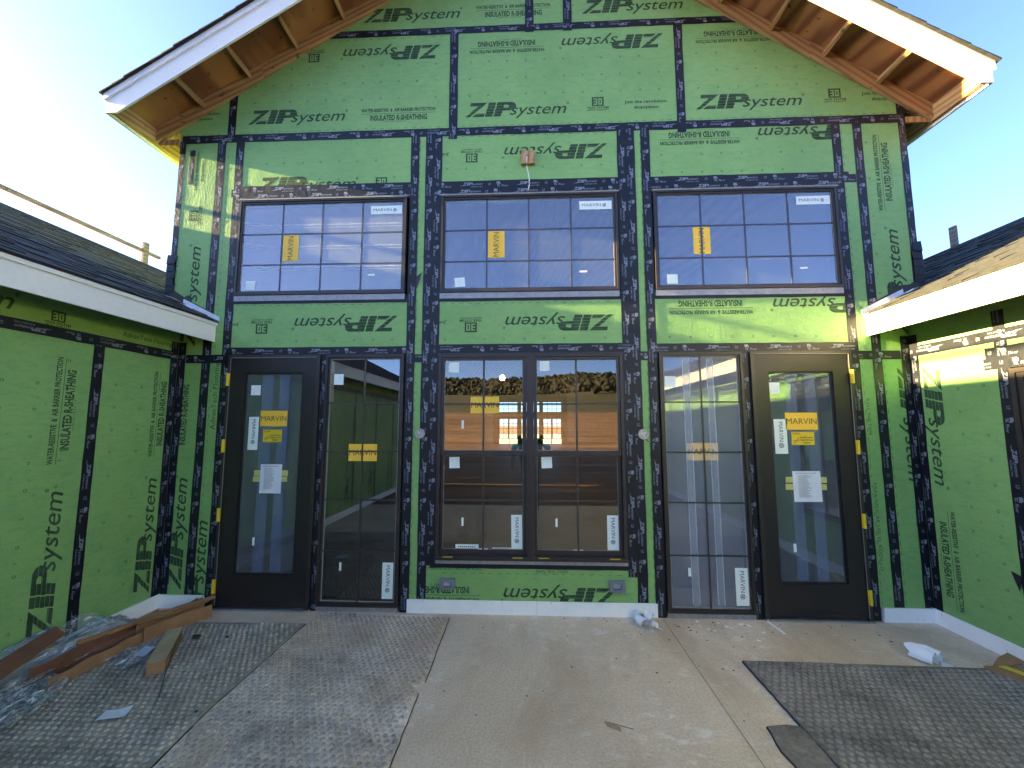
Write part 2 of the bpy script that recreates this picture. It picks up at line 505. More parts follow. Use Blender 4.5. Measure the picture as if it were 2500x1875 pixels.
# ------------------------------------------------------------------ lettering
FONT = {}
def text_polys(s, bold=0.0, shear=0.0, res=2, spacing=1.0):
    key = (s, bold, shear, res, spacing)
    if key in FONT: return FONT[key]
    c = bpy.data.curves.new('t', 'FONT')
    c.body = s; c.size = 1.0; c.offset = bold; c.shear = shear; c.resolution_u = res; c.space_character = spacing
    c.fill_mode = 'FRONT'
    o = bpy.data.objects.new('t', c)
    sc.collection.objects.link(o)
    dg = bpy.context.evaluated_depsgraph_get()
    me = bpy.data.meshes.new_from_object(o.evaluated_get(dg))
    vs = [(v.co.x, v.co.y) for v in me.vertices]
    polys = [[vs[i] for i in p.vertices] for p in me.polygons]
    bpy.data.objects.remove(o); bpy.data.curves.remove(c); bpy.data.meshes.remove(me)
    xs = [q[0] for pl in polys for q in pl]
    x0, x1 = min(xs), max(xs)
    H = 0.69
    polys = [[((x - x0) / H, y / H) for x, y in pl] for pl in polys]
    FONT[key] = (polys, (x1 - x0) / H)
    return FONT[key]
def aff(polys, ox, oy, ang, sx, sy):
    ca, sa = math.cos(ang), math.sin(ang)
    return [[(ox + ca * x * sx - sa * y * sy, oy + sa * x * sx + ca * y * sy) for x, y in pl] for pl in polys]
def put_text(s, ox, oy, ang, width, h, bold=0.0, shear=0.0, res=2, spacing=1.0):
    polys, wd = text_polys(s, bold, shear, res, spacing)
    return aff(polys, ox, oy, ang, width / wd, h)
def arc(cx, cy, rx, ry, a0, a1, n):
    return [(cx + rx * math.cos(a0 + (a1 - a0) * i / n), cy + ry * math.sin(a0 + (a1 - a0) * i / n)) for i in range(n + 1)]
def logo_local():
    P = []
    P.append([(0.37, 1), (1.48, 1), (1.18, 0.745), (0.32, 0.745)])
    P.append([(0.84, 0.745), (1.18, 0.745), (0.30, 0), (0, 0)])
    P.append([(0.72, 0.23), (1.30, 0.23), (1.22, 0), (0.45, 0)])
    P.append([(1.56, 1), (2.04, 1), (1.76, 0), (1.28, 0)])
    P.append([(2.12, 1), (2.60, 1), (2.32, 0), (1.84, 0)])
    outer = arc(2.84, 0.70, 0.46, 0.30, math.pi / 2, -math.pi / 2, 10)
    inner = arc(2.72, 0.70, 0.13, 0.10, math.pi / 2, -math.pi / 2, 10)
    outer = [(x + 0.12 * (y - 0.5), y) for x, y in outer]
    for i in range(10):
        P.append([outer[i], outer[i + 1], inner[i + 1], inner[i]])
    P.append([(2.58, 1), outer[0], inner[0], (2.53, 0.80)])
    P.append([(2.47, 0.6), inner[-1], outer[-1], (2.42, 0.40)])
    return P
LOGO = logo_local()
def banded(P):
    """the heavy letters carry a faint wavy banding: slightly staggered slices"""
    out = []
    cuts = [0.0, 0.19, 0.38, 0.57, 0.76, 1.001]
    for pl in P:
        for i in range(5):
            q = clip1(clip1(pl, 1, cuts[i], 1), 1, cuts[i + 1] - 0.012, -1)
            if len(q) >= 3:
                dx = 0.010 * (1 if i % 2 else -1)
                out.append([(x + dx, y) for x, y in q])
    return out
def clip1(pl, ax, val, sgn):
    out = []
    k = len(pl)
    for i in range(k):
        a, b = pl[i], pl[(i + 1) % k]
        da, db = (a[ax] - val) * sgn, (b[ax] - val) * sgn
        if da >= 0: out.append(a)
        if (da >= 0) != (db >= 0):
            t = da / (da - db)
            out.append((a[0] + (b[0] - a[0]) * t, a[1] + (b[1] - a[1]) * t))
    return out
def clip(polys, r):
    out = []
    for pl in polys:
        xs = [q[0] for q in pl]; ys = [q[1] for q in pl]
        if max(xs) <= r[0] or min(xs) >= r[1] or max(ys) <= r[2] or min(ys) >= r[3]: continue
        if not (min(xs) >= r[0] and max(xs) <= r[1] and min(ys) >= r[2] and max(ys) <= r[3]):
            for ax, val, sg in ((0, r[0], 1), (0, r[1], -1), (1, r[2], 1), (1, r[3], -1)):
                pl = clip1(pl, ax, val, sg)
                if len(pl) < 3: break
            if len(pl) < 3: continue
        out.append(pl)
    return out
def logo(ox, oy, ang, H=0.166, sy=1.0, reg=True, band=True):
    P = aff(banded(LOGO) if band else LOGO, 0, 0, 0, 1, 1)
    P += put_text('system', 2.90, 0.09, 0, 3.68, 0.74, 0.006, 0.30, 3, 1.0)
    if reg:
        P += [[(6.66 + 0.085 * math.cos(a + k * 0.785), 0.78 + 0.085 * math.sin(a + k * 0.785)) for (k, a) in ((0, q), (1, q))] +
              [(6.66 + 0.055 * math.cos(q + 0.785), 0.78 + 0.055 * math.sin(q + 0.785)), (6.66 + 0.055 * math.cos(q), 0.78 + 0.055 * math.sin(q))]
              for q in [i * 0.785 for i in range(8)]]
        P += put_text('R', 6.63, 0.74, 0, 0.06, 0.075)
    return aff(P, ox, oy, ang, H, H * sy)
def t_water(ox, oy, ang, L=0.82):
    P = put_text('WATER-RESISTIVE  &  AIR BARRIER PROTECTION', 0, 0, 0, 1.0, 0.046, 0.032)
    P += [[(0, -0.024), (1, -0.024), (1, -0.029), (0, -0.029)]]
    P += put_text('INSULATED R-SHEATHING', 0.125, -0.122, 0, 0.765, 0.072, 0.034)
    P += put_text('03-01-25  04:24  CY', 0.31, -0.150, 0, 0.30, 0.017, 0.0)
    return aff(P, ox, oy, ang, L, L)
def t_insul_only(ox, oy, ang, L=0.625):
    return put_text('INSULATED R-SHEATHING', ox, oy, ang, L, L * 0.094, 0.034)
def t_30(ox, oy, ang, b=0.125):
    """30 box knocked out of a printed square; ox,oy = lower left of the square"""
    P = []
    # digits are gaps: build square from strips round the figures
    sq = [(0, 0, 1, 0.13), (0, 0.85, 1, 1)]
    P += [[(x0, y0 * 0.82), (x1, y0 * 0.82), (x1, y1 * 0.82), (x0, y1 * 0.82)] for x0, y0, x1, y1 in sq]
    def rc(x0, x1, y0, y1): P.append([(x0, y0 * 0.82), (x1, y0 * 0.82), (x1, y1 * 0.82), (x0, y1 * 0.82)])
    rc(0, 0.13, 0.13, 0.85); rc(0.46, 0.54, 0.13, 0.85); rc(0.87, 1, 0.13, 0.85)
    rc(0.13, 0.34, 0.26, 0.42); rc(0.13, 0.34, 0.56, 0.72)       # inner of 3
    rc(0.66, 0.75, 0.27, 0.71)                                   # inner of 0
    P += put_text('YEAR SYSTEM', -0.42, -0.25, 0, 1.84, 0.19, 0.025)
    P += put_text('LIMITED WARRANTY', -0.42, -0.42, 0, 1.84, 0.11, 0.02)
    return aff(P, ox, oy, ang, b, b)
def t_join(ox, oy, ang, L=0.45):
    P = put_text('Join the revolution.', 0, 0, 0, 1.0, 0.075, 0.02)
    P += put_text('#zipsystem', 0.22, -0.14, 0, 0.57, 0.072, 0.02)
    return aff(P, ox, oy, ang, L, L)
def t_small(s, ox, oy, ang, L, h):
    return put_text(s, ox, oy, ang, L, h, 0.0)
def rings(u0, v0, nu, nv, du=0.203, dv=0.199):
    P = []
    for j in range(nv):
        for i in range(nu):
            cx, cy = u0 + i * du + rnd.uniform(-.005, .005), v0 + j * dv + rnd.uniform(-.004, .004)
            if rnd.random() < 0.1: continue
            k = 4 if (i + j) % 3 == 2 else 8
            ro, ri = (0.0140, 0.0092) if k == 4 else (0.0120, 0.0076)
            off = math.pi / 4 if k == 4 else 0
            miss = rnd.randrange(k) if rnd.random() < .3 else -1
            for q in range(k):
                if q == miss: continue
                a0, a1 = off + 2 * math.pi * q / k, off + 2 * math.pi * (q + 1) / k
                P.append([(cx + ro * math.cos(a0), cy + ro * math.sin(a0)), (cx + ro * math.cos(a1), cy + ro * math.sin(a1)),
                          (cx + ri * math.cos(a1), cy + ri * math.sin(a1)), (cx + ri * math.cos(a0), cy + ri * math.sin(a0))])
    return P
def dashes(u0, v0, u1, v1, step=0.088, ln=0.042, w=0.004):
    L = math.hypot(u1 - u0, v1 - v0); a = math.atan2(v1 - v0, u1 - u0)
    P = []
    t = 0.0
    while t < L - ln:
        q = ln * rnd.uniform(0.7, 1.05)
        P += aff([[(t, -w / 2), (t + q, -w / 2), (t + q, w / 2), (t, w / 2)]], u0, v0, a, 1, 1)
        t += step
    return P
def screws(u0, v0, u1, v1, step=0.1):
    L = math.hypot(u1 - u0, v1 - v0); a = math.atan2(v1 - v0, u1 - u0); P = []
    t = rnd.uniform(0, step)
    while t < L:
        cx, cy = t + rnd.uniform(-.01, .01), rnd.uniform(-.004, .004)
        P += aff([[(cx + 0.0035 * math.cos(k * 1.047), cy + 0.0035 * math.sin(k * 1.047)) for k in range(6)]], u0, v0, a, 1, 1)
        t += step * rnd.uniform(0.7, 1.5)
    return P

# ------------------------------------------------------------------ planes of the courtyard
XW = 3.69
def PL(plane):
    if plane == 'F': return lambda u, v, off: (u, -off, v)
    if plane == 'L': return lambda u, v, off: (-XW + off, u, v)
    return lambda u, v, off: (XW - off, -u, v)
NRM = {'F': (0, -1, 0), 'L': (1, 0, 0), 'R': (-1, 0, 0)}
def decal_obj(name, plane, polys, off, mat, parent):
    f = PL(plane)
    mb = MB()
    for pl in polys: mb.poly([f(u, v, off) for u, v in pl])
    o = mb.build(name, mat, parent, fix=False)
    return o
def plate(name, plane, u0, u1, v0, v1, o0, o1, mat, parent, outline=None):
    f = PL(plane)
    pts = outline or [(u0, v0), (u1, v0), (u1, v1), (u0, v1)]
    a = [f(u, v, o1) for u, v in pts]
    b = [f(u, v, o0) for u, v in pts]
    mb = MB()
    k = len(pts)
    mb.v = a + b
    mb.f = [tuple(range(k)), tuple(range(2 * k - 1, k - 1, -1))] + [(i, k + i, k + (i + 1) % k, (i + 1) % k) for i in range(k)]
    mb.mi = [0] * len(mb.f)
    return mb.build(name, mat, parent)

# ================================================================== THE SETTING
# terrain: one sheet to the horizon, rising to a field, a grassy bank and a wooded ridge behind the camera
def H(x, y):
    z = -0.06
    d = -y
    if d > 28:
        t = min(1, (d - 28) / 46.0)
        z += 4.3 * t * t * (3 - 2 * t)
        z += 0.25 * mnoise.noise(Vector((x * 0.05, y * 0.08, 0))) * t
    if d > 74:
        t = min(1, (d - 74) / 50.0)
        rt = 1.0 + 0.45 * max(0, min(1, (x - 5) / 40.0))
        z += 7.0 * rt * t * t * (3 - 2 * t)
    if d > 130:
        t = min(1, (d - 130) / 320.0)
        z += (38 + 5 * mnoise.noise(Vector((x * 0.008, 3.1, 0)))) * t * t * (3 - 2 * t)
    z += 0.03 * mnoise.noise(Vector((x * 0.7, y * 0.7, 2))) * (1 if d > 11 or abs(x) > 12 else 0)
    return z
def terrain():
    def axis(lo, hi, n0, span, n1):
        a = [span * ((i / n0) ** 2.4) for i in range(1, n0 + 1)]
        return a
    xs = sorted({-12.0, 12.0, 0.0, -6.0, 6.0} | {s_ * (12 + 3000 * (i / 34) ** 3) for i in range(1, 35) for s_ in (-1, 1)})
    ys = sorted({-11.0, 42.0, 15.0, 0.0} | {-11 - 900 * (i / 70) ** 2.0 for i in range(1, 71)} | {-3000.0, 60, 120, 400, 1200, 3000.0})
    v = [(x, y, H(x, y)) for y in ys for x in xs]
    nx = len(xs)
    f = [(j * nx + i, j * nx + i + 1, (j + 1) * nx + i + 1, (j + 1) * nx + i) for j in range(len(ys) - 1) for i in range(nx - 1)]
    me = bpy.data.meshes.new('ground')
    me.from_pydata(v, [], f)
    me.materials.append(MATS['terrain'])
    me.polygons.foreach_set('use_smooth', [True] * len(f))
    o = link(bpy.data.objects.new('ground', me))
    tag(o, kind='structure')
terrain()
# far wood on the ridge and shrubs on the bank (seen only in the glass)
def woods():
    ico = bmesh.new()
    bmesh.ops.create_icosphere(ico, subdivisions=1, radius=1.0)
    bv = [v.co.copy() for v in ico.verts]; bf = [tuple(v.index for v in f.verts) for f in ico.faces]
    ico.free()
    V, Fc = [], []
    r2 = random.Random(3)
    def blob(x, y, r, nk=3):
        z = H(x, y) + r * 0.35
        for k in range(nk):
            ox, oy, oz = r2.uniform(-.6, .6) * r, r2.uniform(-.6, .6) * r, r2.uniform(-.2, .7) * r
            rr = r * r2.uniform(.35, .65)
            b = len(V)
            for q in bv:
                j = r2.uniform(.55, 1.35)
                V.append((x + ox + q.x * rr * j, y + oy + q.y * rr * j, z + oz + q.z * rr * j))
            Fc.extend(tuple(b + i for i in t) for t in bf)
    for i in range(3200):
        y = -r2.uniform(150, 455)
        x = r2.uniform(-1.1, 1.1) * (-y + 20) * 0.7
        blob(x, y, r2.uniform(1.6, 3.0) * (1 if y < -220 else .8), 2)
    for i in range(260):
        blob(r2.uniform(14, 75) + r2.uniform(0, 10), -r2.uniform(105, 160), r2.uniform(1.2, 2.8), 3)
    for i in range(60):
        blob(r2.gauss(46, 8), -r2.uniform(120, 150), r2.uniform(2.0, 3.4), 4)
    me = bpy.data.meshes.new('distant_woods')
    me.from_pydata(V, [], Fc)
    me.materials.append(MATS['foliage'])
    o = link(bpy.data.objects.new('distant_woods', me))
    tag(o, 'dark wooded ridge mirrored in the middle windows', 'woods', kind='stuff')
woods()
tag(MB().box(-30, 30, 38.3, 95, -0.3, -0.02).build('gravel_yard', 'pale_gravel'), kind='structure')
# concrete slab in two pours with a saw joint between
XJ = 1.2265
for (x0, x1) in ((-3.68, XJ - 0.0025), (XJ + 0.0025, 3.68)):
    o = MB().box(x0, x1, -5.4, 0.03, -0.25, 0.0).build('concrete_slab', 'broomed_concrete')
    tag(o, kind='structure')
o = MB().box(XJ - 0.0024, XJ + 0.0024, -5.4, 0.03, -0.25, -0.018).build('slab_joint', 'dark_chip')
tag(o, kind='structure')

# ================================================================== THE BUILDING
B = empty('building')
tag(B, 'unfinished building sheathed in green boards with black seam tape, gable front and two side wings', 'building')
RS = 0.64                                     # gable slope
def deckz(x): return 7.705 - RS * abs(x)      # underside of the gable roof deck
# ---- sheathing panels
def panel(plane, u0, u1, v0, v1, polys=(), outline=None, label=None, faint=()):
    o = plate('sheathing_panel', plane, u0, u1, v0, v1, -0.04, 0.0, 'green_sheathing', B, outline)
    g = 0.002
    if polys:
        P = clip(polys, (u0 + g, u1 - g, v0 + g, v1 - g))
        if P: decal_obj('printed_lettering', plane, P, 0.0008, 'printed_ink', o)
    if faint:
        P = clip(faint, (u0 + g, u1 - g, v0 + g, v1 - g))
        if P: decal_obj('printed_guide_marks', plane, P, 0.0006, 'faint_ink', o)
    return o
PI = math.pi
G = 0.002
def gab(u0, u1, v0, v1):
    """outline of a gable panel cut along the roof slope"""
    pl = [(u0, v0), (u1, v0), (u1, v1), (u0, v1)]
    out = pl
    # clip by v < deckz on both slopes
    for sg in (-1, 1):
        res = []
        k = len(out)
        if k < 3: break
        fn = lambda q: (7.70 - RS * sg * q[0]) - q[1]
        for i in range(k):
            a, b = out[i], out[(i + 1) % k]
            da, db = fn(a), fn(b)
            if da >= 0: res.append(a)
            if (da >= 0) != (db >= 0):
                t = da / (da - db)
                res.append((a[0] + (b[0] - a[0]) * t, a[1] + (b[1] - a[1]) * t))
        out = res
    return out
def gpanel(u0, u1, v0, v1, polys=(), faint=()):
    panel('F', u0, u1, v0, v1, polys, gab(u0, u1, v0, v1), faint=faint)
zT1, zT2 = 4.945, 6.147
D90 = PI / 2
gpanel(-3.86, -3.285 - G, zT1, zT2, t_join(-3.85, 5.236, 0, 0.42), dashes(-3.8, 5.0, -3.35, 5.0))
gpanel(-3.285, -0.82 - G, zT1, zT2, logo(-3.105, 5.105, 0) + logo(-0.975, 5.985, PI) + t_water(-1.835, 5.205, 0) + t_30(-2.334, 5.93, PI) + screws(-2.0, 5.1, -2.0, 6.1) + screws(-1.3, 5.0, -1.3, 6.0),
       rings(-3.05, 5.36, 11, 3) + dashes(-3.2, 5.01, -0.9, 5.01) + dashes(-2.3, 6.08, -0.9, 6.08))
gpanel(-0.82, 1.607 - G, zT1, zT2, logo(-0.688, 5.107, 0) + logo(1.45, 6.012, PI) + t_water(0.174, 5.895, PI) + t_30(0.674, 5.19, 0) + t_join(1.02, 5.209, 0) + screws(-0.03, 5.1, -0.03, 5.85) + screws(0.44, 5.4, 0.44, 5.9) + screws(0.83, 5.3, 0.83, 5.9),
       rings(-0.64, 5.36, 11, 3) + dashes(-0.73, 5.005, 1.52, 5.005))
gpanel(1.607, 3.86, zT1, zT2, logo(1.763, 5.112, 0) + t_30(3.125, 5.195, 0) + t_join(3.46, 5.215, 0) + t_water(2.59, 5.913, PI, 0.795) + screws(2.5, 5.1, 2.5, 5.9),
       rings(1.80, 5.36, 10, 3) + dashes(1.7, 5.005, 3.7, 5.005))
gpanel(-3.2, 0.009 - G, zT2 + G, 7.8, logo(-1.852, 6.288, 0) + t_water(-0.581, 6.396, 0), rings(-1.7, 6.56, 8, 3))
gpanel(0.009, 0.425 - G, zT2 + G, 7.8, t_water(-0.581, 6.396, 0), dashes(0.36, 6.2, 0.36, 7))
gpanel(0.425, 3.2, zT2 + G, 7.8, logo(0.586, 6.285, 0), rings(0.6, 6.56, 8, 3) + dashes(0.49, 6.2, 0.49, 7))
# middle storey
zb = 0.125
up = lambda s_, x, z, L, h=0.03: t_small(s_, x, z, D90, L, h)
dn = lambda s_, x, z, L, h=0.03: t_small(s_, x, z, -D90, L, h)
panel('F', -3.86, -3.375 - G, 2.484, zT1 - G, logo(-3.52, 2.62, D90) + t_30(-3.602, 4.003, D90, 0.118) + t_join(-3.635, 4.351, D90) , faint=rings(-3.79, 2.9, 1, 10))
panel('F', -XW, -3.375 - G, zb, 2.484 - G, logo(-3.47, 0.17, D90) + t_insul_only(-3.545, 1.592, D90), faint=rings(-3.63, 0.4, 1, 8))
panel('F', -3.375, -3.165 - G, 2.484, zT1 - G, faint=dashes(-3.30, 2.6, -3.30, 4.85) + screws(-3.26, 2.6, -3.26, 4.8))
panel('F', -3.375, -3.165 - G, zb, 2.484 - G, logo(-3.225, -0.25, D90), faint=dashes(-3.31, .2, -3.31, 2.3) + up('AdvanTech Flooring', -3.24, 1.75, 0.7, 0.05))
panel('F', -3.165, -1.215 - G, 4.30, zT1 - G, logo(-2.955, 4.315, 0) + t_30(-1.648, 4.345, 0) + t_join(-1.22, 4.33, 0) + screws(-3.1, 4.86, -1.3, 4.86, 0.07), faint=rings(-2.87, 4.44, 8, 2))
panel('F', -3.165, -1.215 - G, 2.565, 3.09, logo(-1.368, 2.924, PI) + t_30(-2.745, 2.85, PI) + t_join(-3.06, 2.86, PI), faint=rings(-3.04, 2.67, 9, 1) + dashes(-3.1, 3.05, -1.25, 3.05) + t_small('PARA APLICAR USE EL RODILLO', -2.3, 3.088, PI, 0.6, 0.022) + t_small('ROLL THE TAPE', -1.45, 3.088, PI, 0.25, 0.022))
for (a, b) in ((-1.215, -1.02 - G), (1.02, 1.215 - G)):
    for (c, d) in ((2.565, zT1 - G), (zb, 2.565 - G)):
        panel('F', a, b, c, d, faint=dashes(a + 0.045 if a < 0 else b - 0.045, c + 0.05, a + 0.045 if a < 0 else b - 0.045, d - 0.05) + screws((a + b) / 2, c, (a + b) / 2, d, 0.2))
panel('F', -1.02, 1.02 - G, 4.30, zT1 - G, logo(0.825, 4.762, PI) + t_30(-0.55, 4.69, PI) + t_join(-0.86, 4.70, PI) + screws(-0.9, 4.86, 0.85, 4.87, 0.09), faint=rings(-0.87, 4.518, 9, 1) + dashes(-0.9, 4.885, 0.9, 4.885))
panel('F', -1.02, 1.02 - G, 2.565, 3.09, logo(0.84, 2.913, PI) + t_30(-0.542, 2.845, PI) + t_join(-0.86, 2.86, PI), faint=rings(-0.87, 2.67, 9, 1) + dashes(-0.9, 3.045, 0.9, 3.045) + t_small('PARA APLICAR USE EL RODILLO', -0.45, 3.085, PI, 0.55, 0.024) + t_small('ROLL THE TAPE', 0.52, 3.085, PI, 0.27, 0.024))
panel('F', -1.02, 1.02 - G, zb, 0.47, logo(0.828, 0.255, PI) + t_water(-0.49, 0.145, PI), faint=dashes(-0.85, 0.375, 0.9, 0.375) + t_small('PARA APLICAR USE EL RODILLO', -0.48, 0.425, PI, 0.55, 0.024) + t_small('ROLL THE TAPE', 0.35, 0.41, PI, 0.3, 0.024))
panel('F', 1.215, 3.165 - G, 4.30, zT1 - G, logo(3.475, 4.895, PI) + t_water(2.197, 4.758, PI) + screws(1.3, 4.86, 2.9, 4.87, 0.1), faint=rings(1.39, 4.415, 9, 2))
panel('F', 1.215, 3.165 - G, 2.565, 3.09, logo(3.515, 3.067, PI) + t_water(2.227, 2.942, PI), faint=rings(1.4, 2.67, 9, 1))
panel('F', 3.165, 3.38 - G, 2.484, zT1 - G, faint=dashes(3.225, 2.5, 3.225, 4.9))
panel('F', 3.165, 3.38 - G, zb, 2.484 - G, faint=dashes(3.23, 0.15, 3.23, 2.4) + dn('ROLL THE TAPE', 3.24, 2.05, 0.35, 0.03) + dn('PARA APLICAR USE EL RODILLO', 3.24, 1.25, 0.8, 0.03))
panel('F', 3.38, 3.86, 2.484, zT1 - G, logo(3.70, 2.66, D90) + t_water(3.565, 3.947, D90), faint=rings(3.46, 2.9, 1, 10))
panel('F', 3.38, XW, zb, 2.484 - G, faint=logo(3.556, 2.352, -D90) + dashes(3.44, 0.15, 3.44, 2.4) + dn('LIMITED WARRANTY', 3.60, 1.0, 0.4, 0.03))
# wings: panels stand upright, 4 ft wide
def wing_panels(pl, sgn):
    # u runs towards -y on the right wall, and towards +y on the left wall
    seams = [0, 0.795, 2.015, 3.235, 4.455, 5.675, 6.895, 8.115, 9.2]
    for i in range(8):
        a, b = seams[i], seams[i + 1] - G
        if pl == 'L': a, b = -seams[i + 1] + G, -seams[i]
        ang = D90 if pl == 'L' else -D90
        P = []
        if pl == 'L':
            for q in ((-0.944, 0.19), (-0.118, 0.19)) if i < 2 else ((a + 0.35, 0.19),):
                P += logo(q[0], q[1], D90)
            P += t_water(-1.058, 1.49, D90, 0.838) if i == 1 else (t_water(-0.212, 1.489, D90, 0.833) if i == 0 else [])
            fa = rings(a + 0.12, 0.32, 6, 11, 0.203, 0.199) if i > 1 else (rings(-1.42, 0.32, 3, 11) if i == 1 else rings(-0.62, 0.36, 2, 10, 0.24))
        else:
            if i == 0: P += logo(0.11, 2.345, -D90) + t_water(0.234, 1.038, -D90, 0.84)
            fa = rings(a + (0.42 if i == 0 else 0.12), 0.32, 2 if i == 0 else 6, 10, 0.2)
        if pl == 'R' and i == 1:
            panel(pl, a, b, zb, 0.62, [], faint=[])
            panel(pl, 1.80, b, 0.62 + G, 2.50 - G, [])
            panel(pl, a, 1.80 - G, 2.24, 2.50 - G, [])
        else:
            panel(pl, a, b, zb, 2.51 - G, P, faint=fa)
        P2 = []
        if pl == 'L':
            P2 = logo(-1.62 - 0.95, 2.62, 0) if i == 2 else (logo(-2.5, 2.60, 0) + t_30(-1.174, 2.60, 0, 0.1) if i == 1 else t_small('AdvanTech Flooring', -0.603, 2.60, 0, 0.52, 0.045))
        panel(pl, a, b, 2.51, 2.93, P2)
wing_panels('L', -1)
wing_panels('R', 1)

# ---- seam tape
TAPEN = [0]
def tape_units(length, w, seed):
    r_ = random.Random(seed)
    t = -r_.uniform(0, 0.5)
    P, Q = [], []
    k = w / 0.09 * 1.0
    S_ = 1.32
    while t < length:
        P += logo(t, 0.038 * k, 0, 0.032 * k, 1.0, False, False)
        P += [[(t - 0.01 + d_, (0.040 + 0.004 * j) * k), (t + 0.006 + d_ + 0.03, (0.040 + 0.004 * j) * k), (t + 0.007 + d_ + 0.03, (0.042 + 0.004 * j) * k), (t - 0.009 + d_, (0.042 + 0.004 * j) * k)] for j, d_ in ((-1, -0.012), (-2, -0.02))]
        P += put_text('FLASHING TAPE', t + 0.085, 0.015 * k, 0, 0.125, 0.013 * k, 0.01, 0, 1)
        x = t + 0.27
        Q += [[(x, .035 * k), (x + .006, .035 * k), (x + .006, .062 * k), (x, .062 * k)], [(x + .006, .035 * k), (x + .026, .035 * k), (x + .026, .042 * k), (x + .006, .042 * k)],
              [(x + .014, .046 * k), (x + .028, .046 * k), (x + .028, .062 * k), (x + .014, .062 * k)]]
        x = t + 0.36
        P += [[(x, .048 * k), (x + .032, .048 * k), (x + .032, .074 * k), (x, .074 * k)], [(x + .034, .042 * k), (x + .040, .042 * k), (x + .040, .066 * k), (x + .034, .066 * k)]]
        P += put_text('TK', x + .004, .018 * k, 0, .034, .022 * k, .03, 0, 1)
        P += put_text('Floor', x + .052, .018 * k, 0, .066, .022 * k, .02, 0.1, 1)
        t += 0.60
    return P, Q
def tape(plane, u0, u1, v0, v1, rot=None, prints=True, wrinkle=0.004, seed=None):
    """a strip of flashing tape, its ends cut a little ragged, its edges slightly wavy"""
    TAPEN[0] += 1
    off = 0.0016 + 0.00035 * (TAPEN[0] % 9)
    r_ = random.Random(TAPEN[0] * 13)
    horiz = (u1 - u0) > (v1 - v0)
    L = (u1 - u0) if horiz else (v1 - v0)
    W = (v1 - v0) if horiz else (u1 - u0)
    nseg = max(2, int(L / 0.12))
    pts0, pts1 = [], []
    for i in range(nseg + 1):
        t = L * i / nseg
        pts0.append((t, r_.uniform(-1, 1) * 0.0022)); pts1.append((t, W + r_.uniform(-1, 1) * 0.0022))
    mp = (lambda t, s_: (u0 + t, v0 + s_)) if horiz else (lambda t, s_: (u0 + s_, v0 + t))
    f = PL(plane)
    mb = MB()
    for i in range(nseg + 1):
        for (t, s_) in (pts0[i], (pts0[i][0], W * r_.uniform(.35, .65)), pts1[i]):
            mid = 0.0 if s_ < 0.01 or s_ > W - 0.01 else r_.uniform(0.0, 0.0012)
            a, b_ = mp(t, s_)
            mb.v.append(f(a, b_, off + mid))
    for i in range(nseg):
        for k in range(2):
            q = 3 * i + k
            mb.f.append((q, q + 3, q + 4, q + 1)); mb.mi.append(0)
    o = mb.build('seam_tape', 'black_tape', B, smooth=True, fix=True)
    if prints:
        P, Q = tape_units(L, W, seed if seed is not None else TAPEN[0])
        if rot is None: rot = 0 if horiz else -1
        if horiz:
            if rot == 180: A = lambda ps: aff(ps, u1, v1, PI, 1, 1)
            else: A = lambda ps: aff(ps, u0, v0, 0, 1, 1)
        else:
            if rot == 1: A = lambda ps: aff(ps, u1, v0, D90, 1, 1)
            else: A = lambda ps: aff(ps, u0, v1, -D90, 1, 1)
        r = (u0 + .002, u1 - .002, v0 + .002, v1 - .002)
        d = decal_obj('tape_lettering', plane, clip(A(P), r), off + 0.0018, 'tape_print', o)
        decal_obj('tape_marks', plane, clip(A(Q), r), off + 0.0018, 'tape_print_dim', o)
    return o
# fascade verticals (x0, x1, z0, z1)
for (a, b, c, d) in [(-3.430, -3.335, 0.13, 4.92), (-3.218, -3.125, 0.01, 4.92),
                     (-1.270, -1.178, 0.0, 4.92), (-1.108, -1.015, 0.13, 4.92), (-1.025, -0.930, 0.44, 4.92),
                     (0.925, 1.020, 0.36, 4.92), (1.008, 1.108, 0.13, 4.92), (1.172, 1.266, 0.0, 4.92),
                     (3.120, 3.212, 0.01, 4.92), (3.334, 3.426, 0.13, 4.92),
                     (-3.688, -3.605, 0.13, 2.66), (3.605, 3.688, 0.13, 2.66),
                     (-3.332, -3.240, 4.90, 5.56), (-0.865, -0.772, 4.86, 6.16), (1.561, 1.653, 4.86, 6.16),
                     (-0.037, 0.055, 6.09, 7.64), (0.378, 0.472, 6.09, 7.38),
                     (-3.862, -3.795, 2.9, 4.92), (3.790, 3.862, 2.9, 5.2),
                     (-3.74, -3.68, 4.42, 4.82)]:
    tape('F', a, b, c, d)
# horizontals
tape('F', -3.84, 3.84, 4.895, 4.990, 180)
tape('F', -2.44, 2.40, 6.104, 6.188, 180)
tape('F', -2.46, -2.36, 6.05, 6.25, prints=False)
for (a, b, c, d, r_) in [(-3.19, -1.19, 4.208, 4.305, 0), (-3.17, -1.20, 4.292, 4.382, 0), (-0.96, 1.06, 4.205, 4.300, 0), (-0.98, 1.04, 4.290, 4.380, 0),
                         (1.20, 3.21, 4.205, 4.300, 0), (1.22, 3.26, 4.288, 4.375, 0),
                         (-3.20, -1.20, 2.515, 2.602, 0), (-0.98, 1.09, 2.525, 2.617, 180), (1.20, 3.20, 2.515, 2.608, 0),
                         (-1.27, -0.98, 2.435, 2.52, 180), (1.10, 1.27, 2.44, 2.53, 180),
                         (-3.60, -3.20, 2.440, 2.528, 0), (3.20, 3.60, 2.432, 2.520, 0),
                         (-3.24, -3.14, 4.26, 4.35, 0), (3.16, 3.33, 4.26, 4.345, 0)]:
    tape('F', a, b, c, d, r_)
